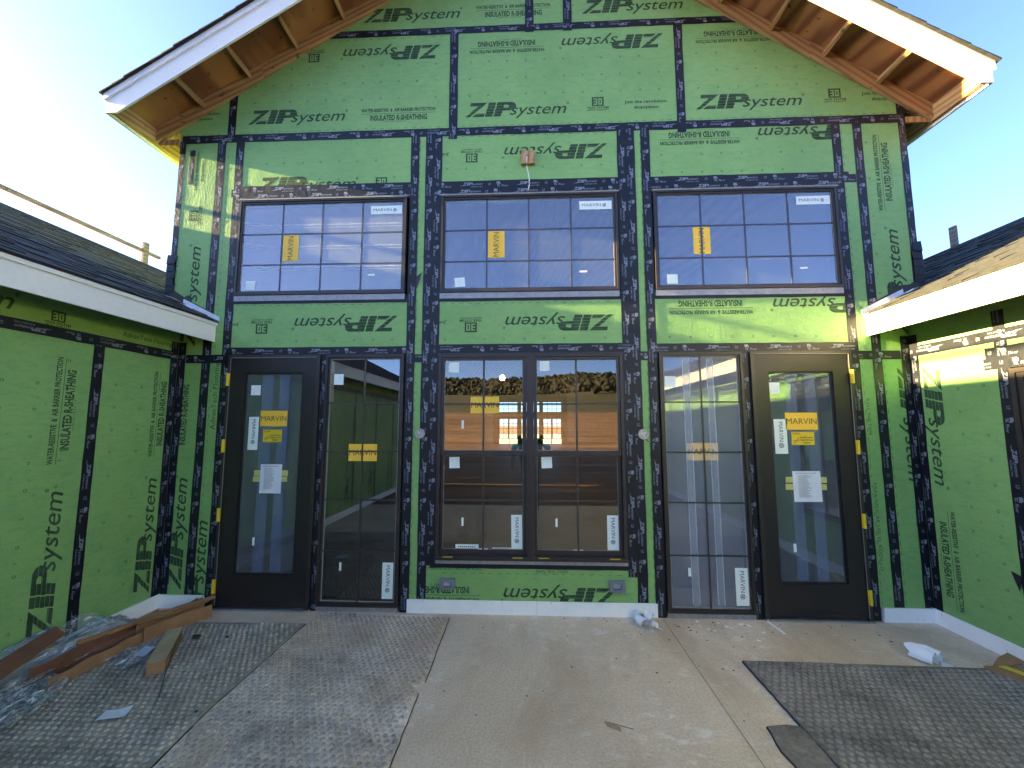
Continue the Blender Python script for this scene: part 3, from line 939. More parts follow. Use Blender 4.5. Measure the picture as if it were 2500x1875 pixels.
for (a, b, c, d) in [(-3.13, -1.27, 3.066, 3.11), (-0.95, 0.94, 3.066, 3.11), (1.26, 3.14, 3.066, 3.11), (-0.98, 1.0, 0.42, 0.475)]:
    tape('F', a, b, c, d, prints=False)
# wing tapes
tape('L', -9.1, -0.01, 2.470, 2.558, 180); tape('R', 0.01, 9.1, 2.452, 2.550, 180)
tape('L', -0.090, -0.004, 0.13, 2.66); tape('R', 0.004, 0.085, 0.13, 2.66)
for q in (0.795, 2.015, 3.235, 4.455, 5.675, 6.895, 8.115):
    tape('L', -q - 0.046, -q + 0.044, 0.13, 2.50)
    if q > 2.1: tape('R', q - 0.046, q + 0.044, 0.13, 2.50)
tape('R', 0.732, 0.822, 0.5, 2.70)
tape('R', 0.64, 1.85, 2.235, 2.325, 0); tape('R', 0.66, 1.85, 2.32, 2.41, 0); tape('R', 1.79, 1.88, .5, 2.3)
# a loose flap of tape by the wing window and one on the green strip
MB().poly([(XW - 0.004, -0.665, 0.68), (XW - 0.004, -0.74, 0.66), (XW - 0.03, -0.735, 0.55)]).build('tape_flap', 'black_tape', B)
MB().poly([(-1.180, -0.004, 3.34), (-1.115, -0.02, 3.38), (-1.178, -0.004, 3.20)]).build('tape_flap', 'black_tape', B)

# ---- white foundation strip
def base_board(plane, u0, u1, h=0.125):
    return plate('base_board', plane, u0, u1, 0.001, h, -0.04, 0.014, 'white_base', B)
base_board('F', -XW + 0.015, -3.222); base_board('F', 3.232, XW - 0.015)
base_board('F', -1.196, 0.055); base_board('F', 0.057, 1.186)
for a in range(4):
    base_board('L', -2.43 * (a + 1) + 0.001, -2.43 * a if a else 0.0, 0.13); base_board('R', 2.43 * a if a else 0.0, 2.43 * (a + 1) - 0.001, 0.13)

# ---- windows and doors
def pj(x, z, y):
    k = (y + 4.148) / 4.148
    return x * k, 1.788 + (z - 1.788) * k
def ring(mb, o, i, y0, y1):
    """rectangular frame between outer (x0,x1,z0,z1) and inner, y0 front .. y1 back"""
    (a0, a1, b0, b1), (c0, c1, d0, d1) = o, i
    mb.box(a0, a1, y0, y1, d1, b1); mb.box(a0, a1, y0, y1, b0, d0)
    mb.box(a0, c0, y0, y1, d0, d1); mb.box(c1, a1, y0, y1, d0, d1)
def fr(name, o, i, y0, y1, mat, parent, bevel=0.0):
    mb = MB(); ring(mb, o, i, y0, y1)
    return mb.build(name, mat, parent, bevel=bevel)
def shrink(r, d): return (r[0] + d, r[1] - d, r[2] + d, r[3] - d)
def sticker(parent, kind, x0, x1, z0, z1, y, rot=0, tilt=0.0):
    mb = MB()
    cx, cz = (x0 + x1) / 2, (z0 + z1) / 2
    ca, sa = math.cos(tilt), math.sin(tilt)
    def P(x, z, yy): return (cx + ca * (x - cx) - sa * (z - cz), yy, cz + sa * (x - cx) + ca * (z - cz))
    def q(a, b, c, d, yy): mb.poly([P(a, c, yy), P(b, c, yy), P(b, d, yy), P(a, d, yy)])
    q(x0, x1, z0, z1, y); mb.cur = 1
    W, Hh = x1 - x0, z1 - z0
    T = []
    def logo_hex(hx, hz, rr):
        for r_o, r_i in ((rr, rr * .72), (rr * .5, rr * .2)):
            for k in range(6):
                a0, a1 = k * PI / 3, (k + 1) * PI / 3
                T.append([(hx + r_o * math.cos(a0), hz + r_o * math.sin(a0)), (hx + r_o * math.cos(a1), hz + r_o * math.sin(a1)), (hx + r_i * math.cos(a1), hz + r_i * math.sin(a1)), (hx + r_i * math.cos(a0), hz + r_i * math.sin(a0))])
    if kind == 'brand_h':
        T += put_text('MARVIN', x0 + W * .08, z0 + Hh * .36, 0, W * .58, Hh * .34, 0.0); logo_hex(x0 + W * .77, z0 + Hh * .5, Hh * .22)
    elif kind == 'brand_v':
        T += put_text('MARVIN', x0 + W * .36, z1 - Hh * .08, -D90, Hh * .57, W * .34, 0.0); logo_hex(x0 + W * .5, z0 + Hh * .24, W * .22)
    elif kind == 'yellow_h':
        T += put_text('MARVIN', x0 + W * .03, z0 + Hh * .34, 0, W * .94, Hh * .33, 0.0)
    elif kind == 'yellow_v':
        T += put_text('MARVIN', x0 + W * .66, z0 + Hh * .04, D90, Hh * .92, W * .34, 0.0)
    elif kind == 'caution':
        T += put_text('Caution:', x0 + W * .05, z1 - Hh * .2, 0, W * .35, Hh * .13, .02)
        for k, s_ in enumerate(('Immediate Support', 'Under Sill During', 'Required')):
            T += put_text(s_, x0 + W * (.38 if k < 2 else .52), z1 - Hh * (.48 + .2 * k), 0, W * (.58 if k < 2 else .28), Hh * .12, .03)
        T.append([(x0 + W * .08, z0 + Hh * .15), (x0 + W * .1, z0 + Hh * .12), (x0 + W * .34, z0 + Hh * .5), (x0 + W * .32, z0 + Hh * .53)])
        T.append([(x0 + W * .04, z0 + Hh * .3), (x0 + W * .36, z0 + Hh * .3), (x0 + W * .36, z0 + Hh * .33), (x0 + W * .04, z0 + Hh * .33)])
    elif kind == 'sheet':
        rr = random.Random(int(x0 * 100))
        T += [[(x0 + W * .1, z1 - Hh * .06), (x0 + W * .85, z1 - Hh * .06), (x0 + W * .85, z1 - Hh * .075), (x0 + W * .1, z1 - Hh * .075)]]
        for k in range(24):
            zz = z1 - Hh * (.13 + .031 * k)
            ww = rr.uniform(.3, .5)
            T.append([(x0 + W * .18, zz), (x0 + W * (.18 + ww), zz), (x0 + W * (.18 + ww), zz - Hh * .008), (x0 + W * .18, zz - Hh * .008)])
    elif kind == 'bar':
        for k in range(9):
            xx = x0 + W * (.12 + .085 * k)
            T.append([(xx, z0 + Hh * .3), (xx + W * .05, z0 + Hh * .3), (xx + W * .05, z0 + Hh * .6), (xx, z0 + Hh * .6)])
    for pl in T: mb.poly([P(a, b, y - 0.0006) for a, b in pl])
    mats = {'yellow_h': 'yellow_label', 'yellow_v': 'yellow_label', 'caution': 'yellow_plastic', 'sheet': 'paper', 'strip': 'pale_yellow_tape'}.get(kind, 'white_label')
    nm = {'sheet': 'paper_sheet', 'strip': 'tape_strip', 'plain': 'glass_sticker', 'bar': 'glass_sticker', 'small': 'glass_sticker'}.get(kind, 'maker_sticker')
    if kind in ('yellow_h', 'yellow_v', 'caution'): nm = 'warning_sticker' if kind == 'caution' else 'maker_sticker'
    o = mb.build(nm, [mats, 'label_ink'], parent, fix=False)
    lab = {'yellow_h': 'yellow sticker with black capitals', 'yellow_v': 'yellow sticker lettered upwards', 'plain': 'blank white square sticker', 'brand_v': 'tall white sticker lettered downwards', 'brand_h': 'wide white sticker with maker name'}.get(kind)
    if lab: o['label'] = lab
    return o
def pane(name, parent, r, y, mat='glass'):
    o = MB().box(r[0], r[1], y, y + 0.02, r[2], r[3])
    ob = o.build(name, mat, parent)
    return ob
def glass_sheet(parent, r, y, mat):
    mb = MB(); mb.poly([(r[0], y, r[2]), (r[1], y, r[2]), (r[1], y, r[3]), (r[0], y, r[3])])
    return mb.build('glass_pane', mat, parent, fix=False)
def muntins(parent, r, y0, y1, vs, hs, w=0.016, mat='muntin_bronze'):
    for x in vs: boxobj('muntin', mat, parent, x - w / 2, x + w / 2, y0, y1, r[2], r[3])
    for z in hs: boxobj('muntin', mat, parent, r[0], r[1], y0 + .0015, y1 - .0015, z - w / 2, z + w / 2)
def nailfin(parent, x0, x1, z0, z1, n=14):
    mb = MB()
    mb.box(x0, x1, -0.009, -0.006, z0, z1)
    mb.cur = 1
    for k in range(n):
        x = x0 + (x1 - x0) * (k + .5) / n
        mb.box(x - .004, x + .004, -0.0096, -0.008, (z0 + z1) / 2 - .003, (z0 + z1) / 2 + .003)
    mb.build('nailing_fin', ['nail_fin', 'black_scrap'], parent)
def upper_window(x0, x1, film):
    z0, z1 = 3.162, 4.212
    o = (x0, x1, z0, z1)
    wn = fr('window', o, shrink(o, 0.022), -0.024, 0.10, 'bronze_frame', B, 0.0)
    wn['label'] = {2: 'wide upper window hazed by protective film', 1: 'wide upper window above the paired windows', 0: 'clear wide upper window with faint film'}[film]
    s1 = shrink(o, 0.0225); s2 = shrink(o, 0.042)
    fr('sash', s1, s2, -0.012, 0.09, 'bronze_frame', wn)
    fr('glass_spacer', shrink(o, 0.0422), shrink(o, 0.0465), 0.003, 0.03, 'spacer', wn)
    g = s2
    glass_sheet(wn, g, 0.006, 'glass_upper')
    W = g[1] - g[0]
    muntins(wn, g, 0.001, 0.0055, [g[0] + W * k / 4 for k in (1, 2, 3)], [3.493, 3.832], 0.016, 'muntin_blue')
    nailfin(wn, x0 - 0.005, x1 + 0.0, 3.098, 3.158)
    MB().box(x0 - .01, x1 + .01, -0.030, -0.024, z1 - 0.004, z1 + 0.010).build('drip_cap', 'spacer', wn)
    if film != 2:
        mb = MB(); mb.poly([(g[0], .0048, g[2]), (g[1], .0048, g[2]), (g[1], .0048, g[3]), (g[0], .0048, g[3])]); mb.build('protective_film', 'film_veil', wn, fix=False)
    if film == 2:
        for k in range(4):
            a = g[3] - (g[3] - g[2]) * k / 4
            b = g[3] - (g[3] - g[2]) * (k + 1) / 4
            mb = MB(); mb.poly([(g[0], 0.0035, b + .002), (g[1], 0.0035, b + .002), (g[1], 0.0035, a), (g[0], 0.0035, a)])
            mb.build('protective_film', 'film_haze', wn, fix=False)
    for zz in (3.93, 3.69, 3.462):
        for dz, ww in ((0, .007), (-.03, .003)):
            mb = MB(); rr = random.Random(int(zz * 100))
            a = zz + dz
            xs = [g[0] + W * k / 12 for k in range(13)]
            for k in range(12):
                j0 = (0.02 if (film == 2 and k < 2) else 0) * (2 - k) ; j1 = (0.02 if (film == 2 and k < 1) else 0)
                mb.poly([(xs[k], .0028, a + j0 - ww / 2), (xs[k + 1], .0028, a + j1 * (1 - k) - ww / 2), (xs[k + 1], .0028, a + j1 * (1 - k) + ww / 2), (xs[k], .0028, a + j0 + ww)])
            mb.build('film_crease', 'film_edge' if film == 2 else 'film_edge_faint', wn, fix=False)
    sx = x1 - 0.39
    sticker(wn, 'brand_h', sx, sx + 0.335, 4.033, 4.125, 0.002, 0, 0.0)
    sx = x0 + W * 0.262 + 0.035
    if x0 > 1: sx = x0 + 0.395
    sticker(wn, 'yellow_v', sx, sx + 0.172, 3.53, 3.818, 0.002 if film != 0 else 0.0045)
    sx = x0 + 0.108 if x0 < -2 else x0 + 0.148 if x0 < 0 else x0 + 0.115
    sticker(wn, 'plain', sx, sx + 0.108, 3.222, 3.322, 0.002, 0, -0.02 if x0 < -2 else 0.06 if x0 < 0 else 0.0)
    sx = x1 - 0.40
    sticker(wn, 'small', sx, sx + 0.078, 3.357, 3.377, 0.002, 0, 0.03)
    return wn
upper_window(-3.122, -1.298, 2)
w1 = upper_window(-0.926, 0.912, 1)
w2 = upper_window(1.279, 3.112, 0)
# scratches left by peeled film on the middle upper pane
mb = MB()
for pts in (((-0.80, 4.08), (-0.70, 3.7), (-0.60, 3.30), (-0.52, 3.22)), ((-0.86, 4.0), (-0.74, 3.55), (-0.66, 3.36)), ((-0.30, 3.62), (-0.22, 3.64), (-0.18, 3.60))):
    for a, b in zip(pts, pts[1:]):
        mb.poly([(a[0], .002, a[1]), (a[0] + .006, .002, a[1]), (b[0] + .006, .002, b[1]), (b[0], .002, b[1])])
mb.build('film_scrap', 'film_edge_faint', w1, fix=False)

def door(x0, x1, mirror):
    z0, z1 = 0.012, 2.518
    o = (x0, x1, z0, z1)
    d = MB()
    d.box(x0, x0 + 0.034, -0.030, 0.11, z0, z1); d.box(x1 - 0.034, x1, -0.030, 0.11, z0, z1); d.box(x0 + .034, x1 - .034, -0.030, 0.11, z1 - 0.028, z1)
    dr = d.build('door', 'bronze_frame', B)
    lx0, lx1, lz0, lz1 = x0 + 0.037, x1 - 0.037, 0.034, z1 - 0.032
    gx0, gx1, gz0, gz1 = (-2.935, -2.330, 0.330, 2.334) if not mirror else (2.324, 2.936, 0.330, 2.316)
    leaf = MB(); ring(leaf, (lx0, lx1, lz0, lz1), (gx0, gx1, gz0, gz1), -0.020, 0.03)
    leaf.build('door_leaf', 'door_paint', dr)
    st = MB(); ring(st, (gx0, gx1, gz0, gz1), (gx0 + 0.012, gx1 - 0.012, gz0 + 0.012, gz1 - 0.012), -0.004, 0.02)
    st.build('glazing_stop', 'door_paint', dr)
    gr = shrink((gx0, gx1, gz0, gz1), 0.012)
    fr('glass_spacer', gr, shrink(gr, 0.006), 0.012, 0.022, 'box_plastic', dr)
    glass_sheet(dr, gr, 0.008, 'glass_door')
    boxobj('door_sill', 'aluminium', dr, x0 + 0.0, x1, -0.045, 0.10, 0.001, 0.017)
    MB().box(lx0, lx1, -0.024, -0.0205, lz0, lz0 + 0.045).build('kick_rail', 'door_paint', dr)
    hx = x1 - 0.030 if mirror else x0 + 0.030
    # pale weather seal along the hinge side and the head
    s_ = MB(); s_.box(hx - .0025, hx + .0025, -0.032, -0.0302, 0.04, lz1); s_.box(lx0, lx1, -0.0305, -0.028, lz1 + 0.002, lz1 + 0.007)
    s_.build('weather_seal', 'spacer', dr)
    for zz in (2.262, 1.588, 0.908, 0.226):
        h = MB()
        cx = hx + (0.010 if mirror else -0.010)
        h.box(cx - 0.014, cx + 0.014, -0.052, -0.0325, zz - 0.064, zz + 0.064)
        h.tube([(cx, -0.052, zz - 0.066), (cx, -0.052, zz + 0.066)], 0.011, 8)
        h.build('hinge_cover', 'yellow_plastic', dr)
    y = 0.0072
    if not mirror:
        bands = [(-2.758, -2.652), (-2.578, -2.480)]
        sticker(dr, 'plain', -2.883, -2.781, 2.103, 2.207, y - .001, 0, 0.0); sticker(dr, 'yellow_h', -2.766, -2.484, 1.784, 1.943, y - .001)
        sticker(dr, 'brand_v', -2.884, -2.780, 1.546, 1.880, y - .001); sticker(dr, 'caution', -2.730, -2.530, 1.625, 1.750, y - .001)
        sticker(dr, 'strip', -2.800, -2.446, 1.286, 1.342, y - .001); sticker(dr, 'strip', -2.808, -2.450, 1.227, 1.280, y - .001)
        sticker(dr, 'sheet', -2.732, -2.510, 1.113, 1.402, y - .002, 0, -0.005); sticker(dr, 'small', -2.773, -2.751, 0.604, 0.682, y - .001)
    else:
        bands = [(2.498, 2.590), (2.682, 2.775)]
        sticker(dr, 'plain', 2.330, 2.440, 2.105, 2.213, y - .001, 0, -0.02); sticker(dr, 'yellow_h', 2.473, 2.776, 1.752, 1.916, y - .001)
        sticker(dr, 'brand_v', 2.362, 2.482, 1.521, 1.854, y - .001, 0, 0.0); sticker(dr, 'caution', 2.520, 2.735, 1.606, 1.732, y - .001)
        sticker(dr, 'strip', 2.441, 2.822, 1.250, 1.303, y - .001); sticker(dr, 'strip', 2.436, 2.818, 1.181, 1.236, y - .001)
        sticker(dr, 'sheet', 2.508, 2.767, 1.070, 1.358, y - .002, 0, 0.01); sticker(dr, 'small', 2.473, 2.500, 0.606, 0.684, y - .001)
    mb = MB(); mb.poly([(gr[0], .0077, gr[2]), (gr[1], .0077, gr[2]), (gr[1], .0077, gr[3]), (gr[0], .0077, gr[3])]); mb.build('protective_film', 'film_veil', dr, fix=False)
    for (a, b) in bands:
        mb = MB(); mb.poly([(a, y, gr[2] + .01), (b, y, gr[2] + .01), (b, y, gr[3]), (a, y, gr[3])]); mb.build('protective_film', 'film_strip', dr, fix=False)
        for e in (a, b):
            mb = MB(); mb.poly([(e - .002, y - .0005, gr[2] + .01), (e + .002, y - .0005, gr[2] + .01), (e + .002, y - .0005, gr[3]), (e - .002, y - .0005, gr[3])]); mb.build('film_crease', 'film_edge_faint', dr, fix=False)
    dr['label'] = 'dark door beside the inside corner with the cardboard pile' if not mirror else 'dark door near the sunlit wing wall'
    return dr
door(-3.123, -2.152, False)
door(2.160, 3.118, True)

def sidelight(x0, x1, strips):
    z0, z1 = 0.048, 2.516
    o = (x0, x1, z0, z1)
    wn = fr('window', o, shrink(o, 0.024), -0.024, 0.10, 'bronze_frame', B)
    wn['label'] = 'tall window with vertical film strips' if strips else 'tall clear window beside the corner door'
    fr('sash', shrink(o, 0.0245), shrink(o, 0.040), -0.010, 0.09, 'bronze_frame', wn)
    fr('glass_spacer', shrink(o, 0.0402), shrink(o, 0.050), 0.003, 0.02, 'pale_wood_chip' if False else 'spacer', wn)
    g = shrink(o, 0.040)
    glass_sheet(wn, g, 0.006, 'glass_side')
    if strips:
        mb = MB(); mb.poly([(g[0], .0048, g[2]), (g[1], .0048, g[2]), (g[1], .0048, g[3]), (g[0], .0048, g[3])]); mb.build('protective_film', 'film_lavender', wn, fix=False)
    muntins(wn, g, -0.002, 0.004, [(g[0] + g[1]) / 2 + (0.0)], [2.022, 1.534, 1.056, 0.566], 0.014)
    nailfin(wn, x0, x1, 0.002, 0.046, 10)
    if not strips:
        sticker(wn, 'plain', -2.012, -1.912, 2.208, 2.318, 0.0045); sticker(wn, 'yellow_h', -1.830, -1.540, 1.437, 1.607, 0.0045)
        sticker(wn, 'brand_v', -1.449, -1.341, 0.120, 0.459, 0.0045); sticker(wn, 'small', -1.880, -1.858, 0.376, 0.455, 0.0045)
    else:
        sticker(wn, 'plain', 1.334, 1.440, 2.170, 2.280, 0.0045); sticker(wn, 'yellow_h', 1.522, 1.822, 1.456, 1.624, 0.0052)
        sticker(wn, 'brand_v', 1.920, 2.040, 0.117, 0.457, 0.0035, 0, 0.0); sticker(wn, 'small', 1.487, 1.512, 0.374, 0.452, 0.0045)
        for (a, b) in ((1.521, 1.585), (1.755, 1.815)):
            mb = MB(); mb.poly([(a, .0042, g[2] + .03), (b, .0042, g[2] + .03), (b - .01, .0042, g[3] - .02), (a - .01, .0042, g[3] - .02)]); mb.build('protective_film', 'film_haze', wn, fix=False)
            for e in (a, b):
                mb = MB(); mb.poly([(e - .003, .0038, g[2] + .03), (e + .003, .0038, g[2] + .03), (e - .007, .0038, g[3] - .02), (e - .012, .0038, g[3] - .02)]); mb.build('film_crease', 'film_edge', wn, fix=False)
        mb = MB(); rr = random.Random(5)
        for k in range(16):
            x = 1.34 + rr.uniform(0, .42); z = 0.14 + rr.uniform(0, .35); L = rr.uniform(.1, .4)
            dx = rr.uniform(-.14, -.04)
            mb.poly([(x, .0036, z), (x + .002, .0036, z), (x + dx * L * 2 + .001, .0036, z + L), (x + dx * L * 2, .0036, z + L)])
        mb.build('film_scrap', 'film_edge_faint', wn, fix=False)
    return wn
sidelight(-2.093, -1.283, False)
sidelight(1.280, 2.086, True)

def double_hung():
    o = (-0.924, 0.920, 0.507, 2.512)
    wn = MB()
    wn.box(o[0], o[1], -0.028, 0.10, o[3] - 0.030, o[3]); wn.box(o[0], o[1], -0.028, 0.10, o[2], o[2] + 0.035)
    wn.box(o[0], o[0] + 0.030, -0.028, 0.10, o[2] + .035, o[3] - .03); wn.box(o[1] - 0.030, o[1], -0.028, 0.10, o[2] + .035, o[3] - .03)
    wn.box(-0.036, 0.034, -0.028, 0.10, o[2] + .035, o[3] - .03); wn.box(-0.012, 0.010, -0.032, -0.028, o[2] + .035, o[3] - .03)
    wn = wn.build('window', 'bronze_frame', B)
    wn['label'] = 'paired double hung windows in the middle'
    MB().box(o[0] - .012, o[1] + .012, -0.034, -0.0285, o[3] - .004, o[3] + .008).build('drip_cap', 'bronze_frame', wn)
    MB().box(o[0] - .006, o[1] + .006, -0.042, -0.0285, o[2] - .004, o[2] + .018).build('sill_nose', 'bronze_frame', wn)
    nailfin(wn, -0.926, 0.926, 0.462, 0.502, 20)
    for (a, b) in ((-0.893, -0.037), (0.035, 0.889)):
        top = (a, b, 1.502, 2.481); bot = (a, b, 0.543, 1.545)
        gt = (a + 0.028, b - 0.036, 1.546, 2.454); gb = (a + 0.026, b - 0.036, 0.590, 1.495)
        if a > 0: gt = (a + 0.030, b - 0.024, 1.546, 2.452); gb = (a + 0.030, b - 0.034, 0.590, 1.495)
        fr('sash', (a, b, 1.5005, 2.481), gt, 0.0 - 0.012, 0.03, 'bronze_frame', wn)
        s_ = fr('sash', (a + .001, b - .001, 0.543, 1.540), gb, 0.0301 - 0.012 + 0.0, 0.065, 'bronze_frame', wn)
        fr('glass_spacer', gt, shrink(gt, .005), 0.004, 0.01, 'spacer', wn); fr('glass_spacer', gb, shrink(gb, .005), 0.034, 0.04, 'spacer', wn)
        glass_sheet(wn, gt, 0.008, 'glass'); glass_sheet(wn, gb, 0.038, 'glass_lower')
        cx = -0.467 if a < 0 else 0.460
        muntins(wn, gt, -0.002, 0.006, [cx], [2.006], 0.018); muntins(wn, gb, 0.027, 0.036, [cx], [1.056], 0.016)
        for xx in (a + .09, b - .09):
            MB().box(xx - .05, xx + .05, -0.0335, -0.0285, 0.5265, 0.534).build('sash_shim', 'yellow_plastic', wn)
        for xx in (cx - .03, cx + .03):
            MB().box(xx - .018, xx + .018, 0.024, 0.03, 0.590, 0.598).build('sash_clip', 'white_cable', wn)
    y = 0.0065
    sticker(wn, 'plain', -0.826, -0.720, 2.326, 2.432, y, 0, 0.0); sticker(wn, 'plain', 0.096, 0.196, 2.337, 2.441, y, 0, 0.02)
    sticker(wn, 'yellow_h', -0.600, -0.312, 1.914, 2.082, y); sticker(wn, 'small', -0.688, -0.665, 1.763, 1.844, y)
    y2 = 0.036
    sticker(wn, 'plain', -0.812, -0.708, 1.368, 1.479, y2, 0, 0.02); sticker(wn, 'plain', 0.110, 0.214, 1.372, 1.482, y2, 0, 0.04)
    sticker(wn, 'small', -0.682, -0.662, 0.808, 0.887, y2); sticker(wn, 'small', 0.243, 0.264, 0.807, 0.888, y2)
    sticker(wn, 'brand_v', -0.190, -0.084, 0.592, 0.918, y2, 0, 0.01); sticker(wn, 'brand_v', 0.742, 0.850, 0.592, 0.922, y2)
    sticker(wn, 'bar', -0.739, -0.511, 0.592, 0.634, y2); sticker(wn, 'bar', -0.375, -0.19, 0.592, 0.606, y2)
double_hung()
# the window of the wing on the sunny side, only its corner is in the picture
def wing_window():
    y0, y1, z0, z1 = -1.79, -0.835, 0.63, 2.225
    mb = MB()
    x0, x1 = XW - 0.03, XW + 0.10
    mb.box(x0, x1, y0, y1, z1 - .035, z1); mb.box(x0, x1, y0, y1, z0, z0 + .035); mb.box(x0, x1, y0, y0 + .035, z0 + .035, z1 - .035); mb.box(x0, x1, y1 - .035, y1, z0 + .035, z1 - .035)
    wn = mb.build('window', 'bronze_frame', B)
    mb = MB()
    mb.box(x0 + .012, x1 - .01, y0 + .036, y1 - .036, z1 - .075, z1 - .0355); mb.box(x0 + .012, x1 - .01, y0 + .036, y1 - .036, z0 + .0355, z0 + .075)
    mb.box(x0 + .012, x1 - .01, y0 + .036, y0 + .075, z0 + .075, z1 - .075); mb.box(x0 + .012, x1 - .01, y1 - .075, y1 - .036, z0 + .075, z1 - .075)
    mb.build('sash', 'bronze_frame', wn)
    MB().poly([(XW + .01, y0 + .07, z0 + .07), (XW + .01, y1 - .07, z0 + .07), (XW + .01, y1 - .07, z1 - .07), (XW + .01, y0 + .07, z1 - .07)]).build('glass_pane', 'glass', wn, fix=False)
    boxobj('muntin', 'muntin_bronze', wn, XW, XW + .008, (y0 + y1) / 2 - .008, (y0 + y1) / 2 + .008, z0 + .075, z1 - .075)
    wn['label'] = 'window in the wing wall under the sunlit eave'
wing_window()

# ---- small things fixed to the front
def junction(x, z):
    j = MB().tube([(x, 0.0, z), (x, -0.030, z)], 0.050, 8).build('junction_box', 'aluminium', B)
    mb = MB()
    pts = arc(x, z, 0.050, 0.050, 0, 2 * PI, 16)
    for k in range(16):
        a, b = pts[k], pts[k + 1]
        q = lambda p_, s_: (x + (p_[0] - x) * s_, z + (p_[1] - z) * s_)
        mb.hexa([(a[0], -.0305, a[1]), (b[0], -.0305, b[1]), (b[0], -.042, b[1]), (a[0], -.042, a[1]),
                 (q(a, .86)[0], -.0305, q(a, .86)[1]), (q(b, .86)[0], -.0305, q(b, .86)[1]), (q(b, .86)[0], -.042, q(b, .86)[1]), (q(a, .86)[0], -.042, q(a, .86)[1])])
    mb.build('box_rim', 'aluminium', j)
    mb = MB()
    r_ = random.Random(int(x * 10))
    for k in range(5):
        a = r_.uniform(0, 6.28)
        mb.tube([(x + .02 * math.cos(a), -.032, z + .02 * math.sin(a)), (x + r_.uniform(-.02, .02), -.055, z + r_.uniform(-.02, .02)), (x + .026 * math.cos(a + 2), -.04, z + .026 * math.sin(a + 2))], .004, 5)
    mb.build('wire_coil', 'white_cable', j)
junction(-1.098, 1.713); junction(1.100, 1.708)
MB().tube([(1.12, -.035, 1.665), (1.135, -.04, 1.645), (1.15, -.03, 1.635)], .004, 5).build('wire_end', 'black_scrap', B)
def outlet(x0, x1, z0, z1):
    mb = MB(); ring(mb, (x0 - .004, x1 + .004, z0 - .004, z1 + .012), (x0 + .034, x1 - .034, z0 + .020, z1 - .014), -0.050, 0.0)
    o = mb.build('outlet_box', 'box_plastic', B, bevel=0.003)
    MB().box(x0 + .034, x1 - .034, -.02, -.01, z0 + .02, z1 - .014).build('box_inside', 'flashing', o)
    mb = MB(); r_ = random.Random(int(x0 * 100))
    for k in range(7):
        a = x0 + .04 + k * .008
        mb.tube([(a, -.022, z0 + .022), (a + r_.uniform(-.012, .012), -.04, (z0 + z1) / 2), (a + r_.uniform(-.01, .01), -.024, z1 - .018)], .0028, 5)
    mb.build('foil_strands', 'flashing', o)
outlet(-0.872, -0.736, 0.237, 0.318); outlet(0.745, 0.880, 0.238, 0.322)
blk = MB().box(-0.083, 0.058, -0.040, 0.0, 4.535, 4.680).build('wood_block', 'lumber', B, bevel=0.002)
MB().tube([(-.014, -.041, 4.618), (-.014, -.0405, 4.618)], .011, 10).build('cable_hole', 'black_scrap', blk)
pts = [(-.014, -.03, 4.618), (-.020, -.055, 4.60), (-.024, -.06, 4.56), (-.022, -.058, 4.48), (-.008, -.055, 4.41), (.002, -.052, 4.34), (.0, -.05, 4.28), (-.012, -.05, 4.235)]
MB().tube(pts, .0055, 6).build('dangling_cable', 'white_cable', blk)
sp = MB()
for (x, z) in ((-.06, 4.66), (.03, 4.665), (-.055, 4.56), (.035, 4.575)):
    sp.box(x - .003, x + .003, -.0412, -.0402, z - .003, z + .003)
sp.build('nail_head', 'black_scrap', blk)

